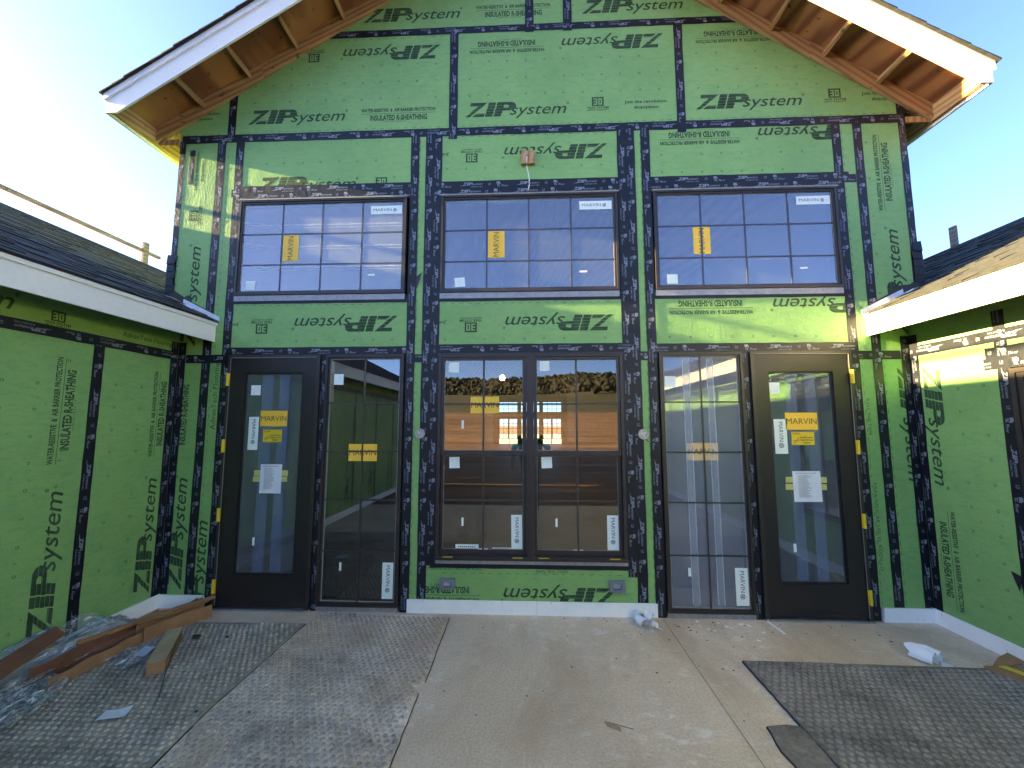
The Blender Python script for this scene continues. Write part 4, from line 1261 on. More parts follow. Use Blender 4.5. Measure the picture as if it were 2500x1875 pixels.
# ---- gable roof
YF = -0.53
RL = 38.5
AS = math.atan(RS); ca, sa = math.cos(AS), math.sin(AS)
roof = None
for sgn in (-1, 1):
    xe = 4.165
    P = [(0, YF + 0.02, 7.705), (sgn * xe, YF + 0.02, deckz(xe)), (sgn * xe, YF + 0.02, deckz(xe) + 0.02), (0, YF + 0.02, 7.725)]
    mb = MB().prism(P, (0, RL, 0))
    r_ = mb.build('gable_roof', 'plywood', B)
    if sgn < 0: roof = r_
    rp = r_
    # shingle layer, courses
    cn = 0
    t = 0.0
    Ls = xe / ca
    while t < Ls + 0.03:
        x_lo = xe + 0.045 - t * ca
        x_hi = max(0.0, x_lo - 0.30 * ca)
        lift = 0.008 + 0.0005 * (cn % 2)
        z_lo, z_hi = deckz(x_lo) + 0.02, deckz(x_hi) + 0.02
        yfr = YF - 0.045 + rnd.uniform(-.006, .006)
        P = [(sgn * x_lo, yfr, z_lo + 0.006), (sgn * x_hi, yfr, z_hi + 0.001), (sgn * x_hi, yfr, z_hi + 0.006), (sgn * x_lo, yfr, z_lo + 0.022)]
        MB().prism(P, (0, RL, 0)).build('shingle_course', 'shingle', rp)
        t += 0.143; cn += 1
        if x_lo < 0.02: break
    # rake fascia: main board and shingle mould, plumb and level cut at the foot
    def rake(a, b, y0, y1, zoff0, zoff1, tail, name, mat):
        """board between deckz+zoff0 and deckz+zoff1 from ridge to tail x"""
        P = [(0, y0, 7.705 + zoff1), (0, y0, 7.705 + zoff0)]
        P += tail
        P += [(sgn * b, y0, deckz(b) + zoff1)]
        return MB().prism(P, (0, y1 - y0, 0)).build(name, mat, rp)
    zb_ = 4.857
    z_low = -0.250
    xt = (7.705 + z_low - zb_) / RS
    rake(0, 4.172, YF, YF + 0.02, z_low, -0.045, [(sgn * xt, YF, zb_), (sgn * 4.172, YF, zb_)], 'fascia_board', 'white_trim')
    rake(0, 4.185, YF - 0.018, YF + 0.0, -0.048, 0.034, [(sgn * 4.19, YF - 0.018, deckz(4.19) - 0.048)], 'shingle_moulding', 'white_trim')
    # eave fascia running back
    MB().box(sgn * 4.152, sgn * 4.172, YF + 0.0205, RL - 0.6, 4.857, deckz(4.172) + 0.0).build('fascia_board', 'white_trim', rp)
    MB().box(sgn * 4.112, sgn * 4.1515, YF + 0.0205, RL - 0.6, 4.885, deckz(4.151) - 0.002).build('sub_fascia', 'lumber_y', rp)
    # barge rafter behind the rake fascia
    P = [(0, YF + 0.0205, 7.70), (0, YF + 0.0205, 7.70 - 0.15), (sgn * 4.11, YF + 0.0205, deckz(4.11) - 0.155), (sgn * 4.11, YF + 0.0205, deckz(4.11) - .003)]
    MB().prism(P, (0, 0.036, 0)).build('barge_rafter', 'lumber_rise' if sgn < 0 else 'lumber_fall', rp)
    # rafter nailed on the wall face
    for (xa, xb) in ((0.0, 2.95), (2.952, 4.14)):
        P = [(sgn * xa, -0.042, deckz(xa) - .003), (sgn * xa, -0.042, deckz(xa) - 0.172), (sgn * xb, -0.042, deckz(xb) - 0.172), (sgn * xb, -0.042, deckz(xb) - .003)]
        MB().prism(P, (0, 0.038, 0)).build('rake_rafter', 'lumber_rise' if sgn < 0 else 'lumber_fall', rp)
    # lookouts between rafter and barge
    for x in (3.635, 3.118, 2.602, 2.088, 1.574, 1.06, 0.546):
        zt = deckz(x) - 0.004
        c_, s_ = ca, sa
        w2_, h2 = 0.019, 0.088
        base = Vector((sgn * x, 0, zt))
        ux = Vector((sgn * ca, 0, -sa)); uz = Vector((-sgn * sa * 1.0, 0, -ca))
        q = [base - ux * w2_, base + ux * w2_, base + ux * w2_ + uz * h2, base - ux * w2_ + uz * h2]
        q = [Vector((a.x, YF + 0.057, a.z)) for a in q]
        MB().prism(q, (0, -0.043 - (YF + 0.057), 0)).build('lookout', 'lumber_y', rp)
    # rafter tails under the eave, and a plywood return at the wall head
    for k in range(12):
        y = 0.02 + k * 0.61
        P = [(sgn * 3.87, y, deckz(3.87) - .003), (sgn * 3.87, y, deckz(3.87) - 0.14), (sgn * 4.11, y, deckz(4.11) - 0.14), (sgn * 4.11, y, deckz(4.11) - .003)]
        MB().prism(P, (0, 0.038, 0)).build('rafter_tail', 'lumber', rp)
    MB().box(sgn * 3.87, sgn * 4.10, -0.005, 0.018, 4.89, 4.955).build('lookout_block', 'lumber', rp)
# hall body
MB().box(-3.86, -3.84, 0.0405, 38, 0, 5.15).build('hall_wall', 'green_sheathing', B)
MB().box(3.84, 3.86, 0.0405, 38, 0, 5.15).build('hall_wall', 'green_sheathing', B)
# corner tapes on hall side walls
for sg in (-1, 1):
    MB().box(sg * 3.8605, sg * 3.8618, 0.0, 0.09, 3.2, 5.0).build('seam_tape', 'black_tape', B)
# hall interior
inn = MB()
inn.box(-3.839, -3.70, 0.06, 38, 0, 5.1); inn.box(3.70, 3.839, 0.06, 38, 0, 5.1)
inn.build('interior_wall', 'interior_board', B)
MB().box(-3.84, 3.84, 0.031, 38, -0.2, 0.0).build('interior_floor', 'interior_floor', B)
def front_core(y0, y1, mat, name):
    mb = MB()
    zs = [(-3.84, -3.125), (-1.28, -0.93), (0.925, 1.28), (3.12, 3.84)]
    for a, b in zs: mb.box(a, b, y0, y1, 0.0, 4.9)
    for a, b in ((-3.125, -1.28), (-0.93, 0.925), (1.28, 3.12)):
        mb.box(a, b, y0, y1, 4.215, 4.9); mb.box(a, b, y0, y1, 2.52, 3.16)
    mb.box(-0.93, 0.925, y0, y1, 0, 0.505)
    mb.box(-2.152, -2.094, y0, y1, 0, 2.52); mb.box(2.087, 2.159, y0, y1, 0, 2.52)
    # gable triangle
    mb.prism([(-3.84, y0, 4.9005), (3.84, y0, 4.9005), (3.84, y0, deckz(3.84) - .01), (0, y0, 7.69), (-3.84, y0, deckz(3.84) - .01)], (0, y1 - y0, 0))
    return mb.build(name, mat, B)
front_core(0.0405, 0.14, 'interior_board', 'wall_framing')
front_core(37.86, 38.0, 'interior_board', 'wall_framing')
fm = MB()
for a, b in ((-3.125, -1.28), (-0.93, 0.925), (1.28, 3.12)):
    for k in range(5): xx = a + (b - a) * k / 4; fm.box(xx - .02, xx + .02, 37.80, 37.85, 3.16, 4.215)
    for zz in (3.18, 3.51, 3.86, 4.19): fm.box(a, b, 37.805, 37.845, zz - .02, zz + .02)
    for k in range(5): xx = a + (b - a) * k / 4; ww = .05 if k in (0, 2, 4) else .02; fm.box(xx - ww, xx + ww, 37.80, 37.85, .5, 2.52)
    for zz in (.55, 1.03, 1.5, 2.0, 2.48): fm.box(a, b, 37.805, 37.845, zz - .025, zz + .025)
fm.build('far_window_frames', 'bronze_frame', B)
# black tape visible in the narrow gap between door and tall window
boxobj('seam_tape', 'black_tape', B, -2.150, -2.096, -0.004, 0.04, 0.0, 2.52)
boxobj('seam_tape', 'black_tape', B, 2.089, 2.157, -0.004, 0.04, 0.0, 2.52)
for x0_, x1_, rr_ in ((-2.150, -2.096, 5), (2.089, 2.157, 8)):
    P_, Q_ = tape_units(2.5, 0.07, rr_)
    decal_obj('tape_lettering', 'F', clip(aff(P_, x0_ - 0.004, 2.51, -D90, 1, 1), (x0_ + .002, x1_ - .002, .01, 2.5)), 0.0046, 'tape_print', B)
# a bulb alight inside
bulb = MB().tube([(-0.483, 3.0, 4.6), (-0.483, 3.0, 2.70)], 0.004, 6).build('pendant_lamp', 'black_scrap')
tag(bulb, 'small bare lit bulb hanging inside behind the middle windows', 'lamp')
bm = bmesh.new(); bmesh.ops.create_uvsphere(bm, u_segments=12, v_segments=8, radius=0.045)
me = bpy.data.meshes.new('bulb'); bm.to_mesh(me); bm.free(); me.materials.append(MATS['lit_bulb'])
ob = bpy.data.objects.new('bulb', me); ob.location = (-0.483, 3.0, 2.62); link(ob, bulb)
# pieces standing inside the hall
for k, (x, y) in enumerate(((-1.9, 2.6), (2.1, 3.0), (2.6, 5.0))):
    s = empty('wooden_stud', (x, y, 0))
    MB().box(-.02, .02, -.045, .045, 0, 4.6).build('stud_timber', 'lumber', s)
    tag(s, ['upright stud inside behind the clear tall window', 'upright stud inside behind the window with film strips', 'upright stud inside behind the far door'][k], 'stud', 'wooden studs inside the hall')

# ---- wing roofs
SL = 0.5
AW = math.atan(SL); cw, sw = math.cos(AW), math.sin(AW)
def wing(sg):
    xe, ze = 3.285, 2.872
    xr = 6.77
    def Z(x): return ze + SL * (x - xe)
    # deck with the part beside the hall
    mb = MB()
    mb.prism([(sg * xe, -9.7, Z(xe) - .02), (sg * xr, -9.7, Z(xr) - .02), (sg * xr, -9.7, Z(xr)), (sg * xe, -9.7, Z(xe))], (0, 9.695, 0))
    mb.prism([(sg * 3.90, -0.004, Z(3.90) - .02), (sg * xr, -0.004, Z(xr) - .02), (sg * xr, -0.004, Z(xr)), (sg * 3.90, -0.004, Z(3.90))], (0, 7.0, 0))
    mb.prism([(sg * xr, -9.7, Z(xr) - .02), (sg * 10.3, -9.7, Z(xr) - .02 - 3.53 * SL), (sg * 10.3, -9.7, Z(xr) - 3.53 * SL), (sg * xr, -9.7, Z(xr))], (0, 16.7, 0))
    wr = mb.build('wing_roof', 'plywood', B)
    wr['label'] = 'dark shingled wing roof with a white eave board' + (' in full sun' if sg > 0 else ' in shade')
    t, i = -0.012, 0
    rr = random.Random(11 + sg)
    Ls = (xr - xe) / cw
    while t < Ls:
        x0 = xe + t * cw
        yend = -0.012 if x0 + 0.15 < 3.93 else 6.9
        def pt(tt, y, h): return (sg * (xe + tt * cw - sw * h), y, ze + tt * sw + cw * h)
        mb = MB()
        t1 = min(t + 0.30, Ls)
        def strip(ya, yb, ta, h):
            mb.hexa([pt(ta, ya, .002), pt(ta, yb, .002), pt(t1, yb, .0015), pt(t1, ya, .0015),
                     pt(ta, ya, h), pt(ta, yb, h), pt(t1, yb, .006), pt(t1, ya, .006)])
        y = -9.72
        while y < yend:
            ln = rr.uniform(.09, .26)
            hi = rr.random() < .55
            strip(y, min(y + ln, yend), t + (0 if hi else .004), .020 if hi else .013)
            y += ln
        mb.build('shingle_course', 'shingle', wr)
        t += 0.143; i += 1
    # ridge cap
    MB().prism([(sg * (xr - .13), -9.72, Z(xr - .13) + .008), (sg * xr, -9.72, Z(xr) + .012), (sg * (xr + .13), -9.72, Z(xr) - .13 * SL + .008), (sg * xr, -9.72, Z(xr) + .028)], (0, 16.6, 0)).build('ridge_cap', 'shingle', wr)
    # fascia
    MB().box(sg * 3.318, sg * 3.300, -9.70, -0.004, 2.665, 2.872 if False else 2.835).build('fascia_board', 'white_trim', wr)
    MB().box(sg * 3.3175, sg * 3.283, -9.71, -0.004, 2.8355, 2.866).build('shingle_moulding', 'white_trim', wr)
    MB().box(sg * 3.3185, sg * 3.357, -9.68, -0.02, 2.672, 2.850).build('sub_fascia', 'cardboard_dark', wr)
    for k in range(16):
        y = -0.06 - k * .61
        P = [(sg * 3.3575, y, Z(3.3575) - .022), (sg * 3.3575, y, Z(3.3575) - .16), (sg * 3.69, y, Z(3.69) - .16), (sg * 3.69, y, Z(3.69) - .022)]
        MB().prism(P, (0, -.038, 0)).build('rafter_tail', 'lumber', wr)
    # step flashing up the hall wall
    n = 4
    for k in range(n):
        x0, x1 = 3.262 + k * .135, 3.262 + k * .135 + .148
        z0, z1 = Z(x0) + .012, Z(x1) + .012
        o_ = -.0045 - .0012 * (n - k)
        mb = MB()
        mb.prism([(sg * x0, o_, z0), (sg * x1, o_, z1), (sg * (x1 - .004), o_, z1 + .052), (sg * (x0 + .004), o_, z0 + .056)], (0, -.0012, 0))
        mb.prism([(sg * x0, o_ - .0012, z0), (sg * x1, o_ - .0012, z1), (sg * x1, -.075, z1 + .002), (sg * x0, -.085, z0 + .002)], (0, 0, .0012))
        mb.build('step_flashing', 'flashing', wr)
    # dark membrane turned up the wall above the flashing
    P = [(3.27, Z(3.27) + .05), (3.40, Z(3.40) + .02), (3.86, Z(3.86) + .02), (3.86, Z(3.86) + .10), (3.75, Z(3.75) + .075), (3.69, Z(3.69) + .10), (3.60, Z(3.60) + .13), (3.53, Z(3.53) + .085), (3.40, Z(3.40) + .085)]
    if sg < 0: P = [(3.27, Z(3.27) + .05), (3.40, Z(3.40) + .02), (3.86, Z(3.86) + .02), (3.86, Z(3.86) + .14), (3.78, Z(3.78) + .10), (3.60, Z(3.60) + .075), (3.40, Z(3.40) + .08)]
    MB().prism([(sg * x, -.0072, z) for x, z in P], (0, .004, 0)).build('wall_membrane', 'underlayment', wr)
    # crumpled tape at the corner of the hall
    bx = MB()
    r5 = random.Random(sg + 9)
    for k in range(5):
        zc = 3.20 + k * .08
        bx.prism([(sg * 3.80, -.010 - .002 * k, zc), (sg * 3.885, -.014 - .003 * k, zc - .01), (sg * 3.89, -.012, zc + .10), (sg * (3.80 + r5.uniform(-.02, .02)), -.010, zc + .09)], (0, .004, 0))
    bx.build('corner_tape', 'black_tape', wr)
    # gable end and outer wall of the wing
    MB().box(sg * (XW + .0405), sg * (XW + .14), -9.1, -.001, 0, 2.9).build('wing_framing', 'interior_board', B) if sg < 0 else None
    mb = MB()
    mb.prism([(sg * XW, -9.2, 0), (sg * 10, -9.2, 0), (sg * 10, -9.2, Z(xr) - 3.23 * SL - .05), (sg * xr, -9.2, Z(xr) - .03), (sg * XW, -9.2, Z(XW) - .03)], (0, -.04, 0))
    mb.build('wing_end_wall', 'green_sheathing', B)
    MB().box(sg * 9.96, sg * 10, -9.2, 7, 0, 3.0).build('wing_outer_wall', 'green_sheathing', B)
    for s2, xa, xb in ((1, xe, xr), (-1, 10.3, xr)):
        za, zb2 = (Z(xe) if s2 > 0 else Z(xr) - 3.53 * SL), Z(xr)
        MB().prism([(sg * xa, -9.72, za - .18), (sg * xb, -9.72, zb2 - .2), (sg * xb, -9.72, zb2 - .0), (sg * xa, -9.72, za - .0)], (0, .018, 0)).build('fascia_board', 'white_trim', wr)
wing(-1)
wing(1)
# unseen block added beyond the shaded wing: its roof keeps the court in shade
far = MB()
far.prism([(-17.0, -23.0, 2.6), (-7.6, -23.0, 2.6), (-12.3, -23.0, 5.9)], (0, 13.2, 0))
fw = far.build('unseen_shade_roof', 'shingle', B)
far = MB(); far.box(-16.6, -8.4, -21.7, -10.6, 0, 2.6)
far.build('unseen_shade_wall', 'green_sheathing', B)

# ---- timber left standing above the ridges
pk = MB().box(-6.91, -6.87, -6.2, 3.02, 4.872, 4.925).build('guard_rail', 'weathered_lumber')
tag(pk, 'long grey timber rail running above the shaded wing roof ridge', 'rail')
for sg, yy in ((-1, 2.66), (1, 2.56)):
    p_ = MB().box(sg * 6.80, sg * 6.84 , yy - .05, yy + .05, 4.55, 5.035 if sg < 0 else 4.985).build('timber_post', 'weathered_lumber')
    tag(p_, 'short timber post behind the guard rail on the shaded roof ridge' if sg < 0 else 'short timber post standing alone on the sunlit roof ridge', 'post', 'timber posts on the roof ridges')
pq = MB().box(-6.866, -6.83, -4.65, -4.55, 4.55, 5.03).build('timber_post', 'weathered_lumber')
tag(pq, 'timber post holding the near part of the guard rail', 'post', 'timber posts on the roof ridges')

# ================================================================== THINGS ON THE SLAB
def rubber(name, outline, th, mat, label, ang=0.0, spacing=0.05, rad=0.016, inside=None, seed=1, dimple_mat=None):
    r_ = random.Random(seed)
    root = empty(name, (outline[0][0], outline[0][1], 0))
    ox, oy = outline[0]
    # subdivide the outline so that its edge wanders a little
    pts = []
    for i in range(len(outline)):
        a, b = outline[i], outline[(i + 1) % len(outline)]
        n_ = max(1, int(math.hypot(b[0] - a[0], b[1] - a[1]) / .05))
        for k in range(n_):
            t = k / n_
            j = 0.0035 if k else 0
            pts.append((a[0] + (b[0] - a[0]) * t + r_.uniform(-j, j) - ox, a[1] + (b[1] - a[1]) * t + r_.uniform(-j, j) - oy))
    MB().prism([(x, y, .0015) for x, y in pts], (0, 0, th)).build('rubber_sheet', mat, root)
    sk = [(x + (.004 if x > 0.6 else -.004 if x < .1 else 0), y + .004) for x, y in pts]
    MB().prism([(x, y, .001) for x, y in sk], (0, 0, th * .55)).build('edge_shadow_skirt', 'edge_shadow_skirt', root)  # added dark rubber skirt draws the shadow line along the mat edge
    # raised buttons
    V, Fc = [], []
    xs = [q[0] for q in outline]; ys = [q[1] for q in outline]
    def ins(x, y):
        c = False; k = len(outline); j = k - 1
        for i in range(k):
            (xi, yi), (xj, yj) = outline[i], outline[j]
            if (yi > y) != (yj > y) and x < (xj - xi) * (y - yi) / (yj - yi) + xi: c = not c
            j = i
        return c
    jn = 0
    y = max(ys) - .03
    top = th + .0015
    y_lim = max(min(ys), -2.3)
    while y > y_lim:
        x = min(xs) + .03 + (spacing / 2 if jn % 2 else 0)
        while x < max(xs) - .02:
            if ins(x, y) and ins(x + .022, y) and ins(x - .022, y) and ins(x, y + .02):
                b = len(V); k = 8
                rr = rad * r_.uniform(.92, 1.06)
                hh = .0075 * r_.uniform(.7, 1.1)
                cx, cy = x - ox + r_.uniform(-.001, .001), y - oy + r_.uniform(-.001, .001)
                for rad_, z_ in ((rr, top - .0002), (rr * .72, top + hh)):
                    for q in range(k):
                        a = 2 * PI * q / k
                        V.append((cx + rad_ * math.cos(a), cy + rad_ * math.sin(a), z_))
                V.append((cx, cy, top + hh * 1.1))
                for q in range(k):
                    q2 = (q + 1) % k
                    Fc.append((b + q, b + q2, b + k + q2, b + k + q)); Fc.append((b + k + q, b + k + q2, b + 2 * k))
            x += spacing
        y -= spacing * .866; jn += 1
    if V:
        me = bpy.data.meshes.new('raised_buttons'); me.from_pydata(V, [], Fc); me.materials.append(MATS[dimple_mat or mat.replace('rubber', 'button')])
        me.polygons.foreach_set('use_smooth', [True] * len(Fc))
        o = bpy.data.objects.new('raised_buttons', me); o['kind'] = 'stuff'; link(o, root)
    tag(root, label, 'rubber mat', 'rubber mats on the slab')
    return root
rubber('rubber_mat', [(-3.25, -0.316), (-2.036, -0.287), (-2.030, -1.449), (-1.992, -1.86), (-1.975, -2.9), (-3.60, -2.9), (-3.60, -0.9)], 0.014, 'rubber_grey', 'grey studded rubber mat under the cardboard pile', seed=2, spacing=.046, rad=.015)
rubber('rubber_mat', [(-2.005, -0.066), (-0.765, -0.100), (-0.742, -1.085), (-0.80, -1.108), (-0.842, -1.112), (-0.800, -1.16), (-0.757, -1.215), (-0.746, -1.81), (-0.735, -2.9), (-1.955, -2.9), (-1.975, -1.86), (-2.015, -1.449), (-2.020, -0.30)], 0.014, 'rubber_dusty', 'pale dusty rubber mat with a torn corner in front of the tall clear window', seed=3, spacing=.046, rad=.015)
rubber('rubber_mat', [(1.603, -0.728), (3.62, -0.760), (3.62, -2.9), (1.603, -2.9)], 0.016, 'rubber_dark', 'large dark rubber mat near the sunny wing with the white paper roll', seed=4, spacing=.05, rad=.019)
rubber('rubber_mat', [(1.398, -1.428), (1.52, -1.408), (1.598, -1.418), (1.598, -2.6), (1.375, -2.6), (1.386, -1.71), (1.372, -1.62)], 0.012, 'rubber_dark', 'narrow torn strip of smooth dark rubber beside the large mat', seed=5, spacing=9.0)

def lay(name, mat, pts, th, label, cat, z=0.0, group=None, bend=None):
    """thin sheet lying on the ground, polygon outline"""
    mb = MB().prism([(x, y, z) for x, y in pts], (0, 0, th))
    o = mb.build(name, mat)
    tag(o, label, cat, group)
    return o
# cardboard and film pile
pile = empty('cardboard_channel', (-3.2, -1.3, .016))
def chan(parent, name, a, b, w, h, mats, side, zb=0.0, wob=0.006, seed=1, thick=.005, n=14, backh=None, flap=0.0):
    """folded cardboard channel from a to b: bottom, outer wall, inner wall"""
    r_ = random.Random(seed)
    a, b = Vector(a), Vector(b)
    d = (b - a); L = d.length; d.normalize()
    s_ = Vector((-d.y, d.x, 0)) * side
    prof = [(0, 0, h), (0, 0, 0), (0, w, 0), (0, w, backh if backh is not None else h)]
    if flap: prof.append((0, w - flap, (backh or h) + .004))
    for k in range(len(prof) - 1):
        mb = MB(); mb.cur = 0
        P0, P1 = prof[k], prof[k + 1]
        prev = None
        for i in range(n + 1):
            t = L * i / n
            base = a + d * t
            j = mnoise.noise(Vector((t * 4, seed * 3.3, 0))) * wob
            j2 = mnoise.noise(Vector((t * 5, seed * 7.1 + k, 4))) * wob
            q0 = base + s_ * (P0[1] + j) + Vector((0, 0, zb + P0[2] + (j2 if P0[2] > .01 else 0)))
            q1 = base + s_ * (P1[1] + j) + Vector((0, 0, zb + P1[2] + (j2 if P1[2] > .01 else 0)))
            nn = d.cross(q1 - q0).normalized() * thick
            cur = (q0, q1, q1 + nn, q0 + nn)
            if prev:
                mb.hexa([prev[0], cur[0], cur[1], prev[1], prev[3], cur[3], cur[2], prev[2]])
            prev = cur
        o = mb.build(name, mats[min(k, len(mats) - 1)], parent)
    return parent
c1 = empty('cardboard_carton', (0, 0, 0))
chan(c1, 'carton_wall', (-3.225, -1.335, .016), (-3.165, -0.42, .016), 0.15, 0.092, ['cardboard', 'cardboard_inside', 'cardboard_dark'], 1, seed=1, wob=.02, backh=.145)
tag(c1, 'long open cardboard carton at the front of the pile', 'cardboard')
c2 = empty('cardboard_carton', (0, 0, 0))
chan(c2, 'carton_wall', (-3.165, -0.70, .02), (-2.995, -0.185, .004), 0.11, 0.125, ['cardboard', 'cardboard_inside', 'cardboard', 'cardboard'], 1, seed=4, wob=.02, backh=.13, flap=.06)
tag(c2, 'crushed brown carton end reaching the doorstep of the pile', 'cardboard')
c3 = empty('cardboard_carton', (0, 0, 0))
q = Vector((-2.690, -1.100, .016)); e = Vector((-2.965, -0.63, .016))
dd = (e - q).normalized(); ss = Vector((-dd.y, dd.x, 0))
w_ = .107; hgt = .092
P = [q - ss * w_ / 2 * -1, q - ss * w_ / 2, e - ss * w_ / 2, e + ss * w_ / 2]
mb = MB()
bot = [q + ss * w_ / 2, q - ss * w_ / 2, e - ss * w_ / 2, e + ss * w_ / 2]
mb.hexa(bot + [v_ + Vector((0, 0, hgt)) for v_ in bot])
mb.build('carton_body', 'cardboard', c3, bevel=.002)
mb = MB(); tp = [v_ + Vector((0, 0, hgt + .0005)) for v_ in bot]
tp = [tp[0] + dd * -.003, tp[1] + dd * -.003 - ss * -.0, tp[2], tp[3]]
mb.prism(tp, (0, 0, .003)); mb.build('carton_flap', 'cardboard_inside', c3)
tag(c3, 'short closed square carton slanting off the front of the pile', 'cardboard')
c4 = empty('cardboard_carton', (0, 0, 0))
chan(c4, 'carton_wall', (-3.42, -1.30, .03), (-3.14, 0.0 - .12, .10), 0.06, 0.05, ['cardboard_dark', 'cardboard_dark', 'cardboard_dark'], 1, seed=8, wob=.02)
tag(c4, 'dark brown cardboard strip lying along the top of the pile', 'cardboard')
c6 = empty('cardboard_strip', (0, 0, 0))
chan(c6, 'strip_wall', (-3.40, -1.00, .15), (-3.07, -0.06, .12), 0.030, 0.03, ['cardboard', 'cardboard_dark', 'cardboard'], 1, seed=21, wob=.03)
tag(c6, 'narrow folded cardboard strip lying crosswise over the long carton', 'cardboard')
c7 = empty('cardboard_strip', (0, 0, 0))
chan(c7, 'strip_wall', (-3.28, -1.62, .05), (-3.36, -0.98, .10), 0.045, 0.02, ['cardboard_dark', 'cardboard_inside', 'cardboard_dark'], 1, seed=33, wob=.02)
tag(c7, 'thin dark cardboard strip under the film nearest the camera', 'cardboard')
c5 = empty('cardboard_carton', (0, 0, 0))
mb = MB()
A_, B_ = Vector((-3.31, -1.90, .27)), Vector((-3.61, -0.98, .29))
mb.hexa([A_ + Vector((.0, 0, -.02)), B_ + Vector((.0, 0, -.02)), B_ + Vector((.085, -.0, -.07)), A_ + Vector((.13, 0, -.08)),
         A_ + Vector((.0, 0, -.014)), B_ + Vector((.0, 0, -.014)), B_ + Vector((.085, 0, -.064)), A_ + Vector((.13, 0, -.074))])
mb.build('carton_wall', 'cardboard_dark', c5)
tag(c5, 'flat brown cardboard length resting on film against the wing wall', 'cardboard')
bpy.data.objects.remove(pile)
# crumpled clear film
def film(name, cx0, cx1, cy0, cy1, nx, ny, hfun, seed, label, mat='clear_film', inside=None):
    V, Fc = [], []
    for j in range(ny + 1):
        for i in range(nx + 1):
            u, v = i / nx, j / ny
            x = cx0 + (cx1 - cx0) * u; y = cy0 + (cy1 - cy0) * v
            w1_ = mnoise.noise(Vector((x * 6, y * 2.5, seed))); w2_ = mnoise.noise(Vector((x * 19, y * 6, seed + 5))); w3_ = mnoise.noise(Vector((x * 42, y * 17, seed + 9)))
            z = hfun(u, v) * (0.75 + .5 * w1_) + .055 * abs(w2_) + .022 * abs(w3_) + .022
            x += .05 * mnoise.noise(Vector((x * 3, y * 4, seed + 1))) + .012 * w2_; y += .05 * mnoise.noise(Vector((x * 4, y * 3, seed + 2)))
            x = max(x, -3.672)
            V.append((x, y, z))
    for j in range(ny):
        for i in range(nx):
            if inside and not inside((i + .5) / nx, (j + .5) / ny): continue
            a = j * (nx + 1) + i
            Fc.append((a, a + 1, a + nx + 2, a + nx + 1))
    me = bpy.data.meshes.new(name); me.from_pydata(V, [], Fc); me.materials.append(MATS[mat])
    me.polygons.foreach_set('use_smooth', [True] * len(Fc))
    bm = bmesh.new(); bm.from_mesh(me)
    bmesh.ops.delete(bm, geom=[v for v in bm.verts if not v.link_faces], context='VERTS'); bm.to_mesh(me); bm.free()
    o = link(bpy.data.objects.new(name, me)); tag(o, label, 'plastic film', 'crumpled clear plastic film')
    return o
film('plastic_film', -3.67, -3.33, -2.1, -0.42, 44, 170, lambda u, v: (.27 - .22 * u ** 1.3) * (1 if v < .86 else (1 - v) / .14 * .8 + .2), 3,
     'large heap of clear plastic film between the cartons and the wall', inside=lambda u, v: True)
film('plastic_film', -3.38, -3.13, -1.62, -1.20, 30, 44, lambda u, v: .10 * math.sin(PI * u) * (1 - abs(v - .5)), 7, 'clear film wrapped round the near end of the long carton',
     inside=lambda u, v: (u - .5) ** 2 + (v - .5) ** 2 < .26)
film('plastic_film', -3.26, -2.92, -1.08, -0.84, 34, 24, lambda u, v: .02, 12, 'small scrap of clear film on the mat in front of the long carton',
     inside=lambda u, v: abs(v - .45 - .2 * math.sin(u * 5)) < .33)
film('plastic_film', -3.66, -3.02, -2.35, -1.42, 54, 80, lambda u, v: .05 + .08 * (1 - u), 17, 'pleated clear film spread on the mat nearest the camera',
     inside=lambda u, v: u + .25 * math.sin(v * 6) < .95)
# papers
def sheet(pts, label, group, curl=.01):
    mb = MB()
    n_ = 8
    (a, b, c, d) = [Vector((*q_, 0)) for q_ in pts]
    for i in range(n_ + 1):
        for j in range(n_ + 1):
            u, v = i / n_, j / n_
            p_ = (a * (1 - u) + b * u) * (1 - v) + (d * (1 - u) + c * u) * v
            z = .029 + curl * (u ** 3) + .003 * math.sin(u * 5 + v * 3) + curl * .6 * (1 - v) ** 4
            mb.v.append((p_.x, p_.y, z))
    for i in range(n_):
        for j in range(n_):
            k = i * (n_ + 1) + j
            mb.f.append((k, k + 1, k + n_ + 2, k + n_ + 1)); mb.mi.append(0)
    o = mb.build('paper_sheet', 'paper', None, smooth=True)
    tag(o, label, 'paper', group)
sheet([(-2.610, -1.590), (-2.455, -1.556), (-2.500, -1.455), (-2.638, -1.490)], 'white paper lying alone on the studded mat', 'loose paper sheets')
sheet([(-3.05, -0.905), (-2.965, -0.905), (-2.995, -0.760), (-3.10, -0.748)], 'white paper tucked under the short carton', 'loose paper sheets', .004)
sheet([(-2.285, -0.040), (-2.20, -0.010), (-2.205, -0.004), (-2.30, -0.034)], 'thin paper sliver on the concrete before the corner door', 'loose paper sheets', .002)
sheet([(-3.40, -0.62), (-3.33, -0.64), (-3.30, -0.44), (-3.38, -0.42)], 'white printed leaflet caught in the film heap', 'loose paper sheets', .004)
# green strap
tw = MB().tube([(-2.86, -0.69, .10), (-2.80, -0.80, .09), (-2.60, -1.12, .03), (-2.44, -1.34, .019), (-2.325, -1.53, .018)], .0032, 5).build('packing_strap', 'green_twine')
tag(tw, 'thin green packing strap trailing from the cartons', 'strap')
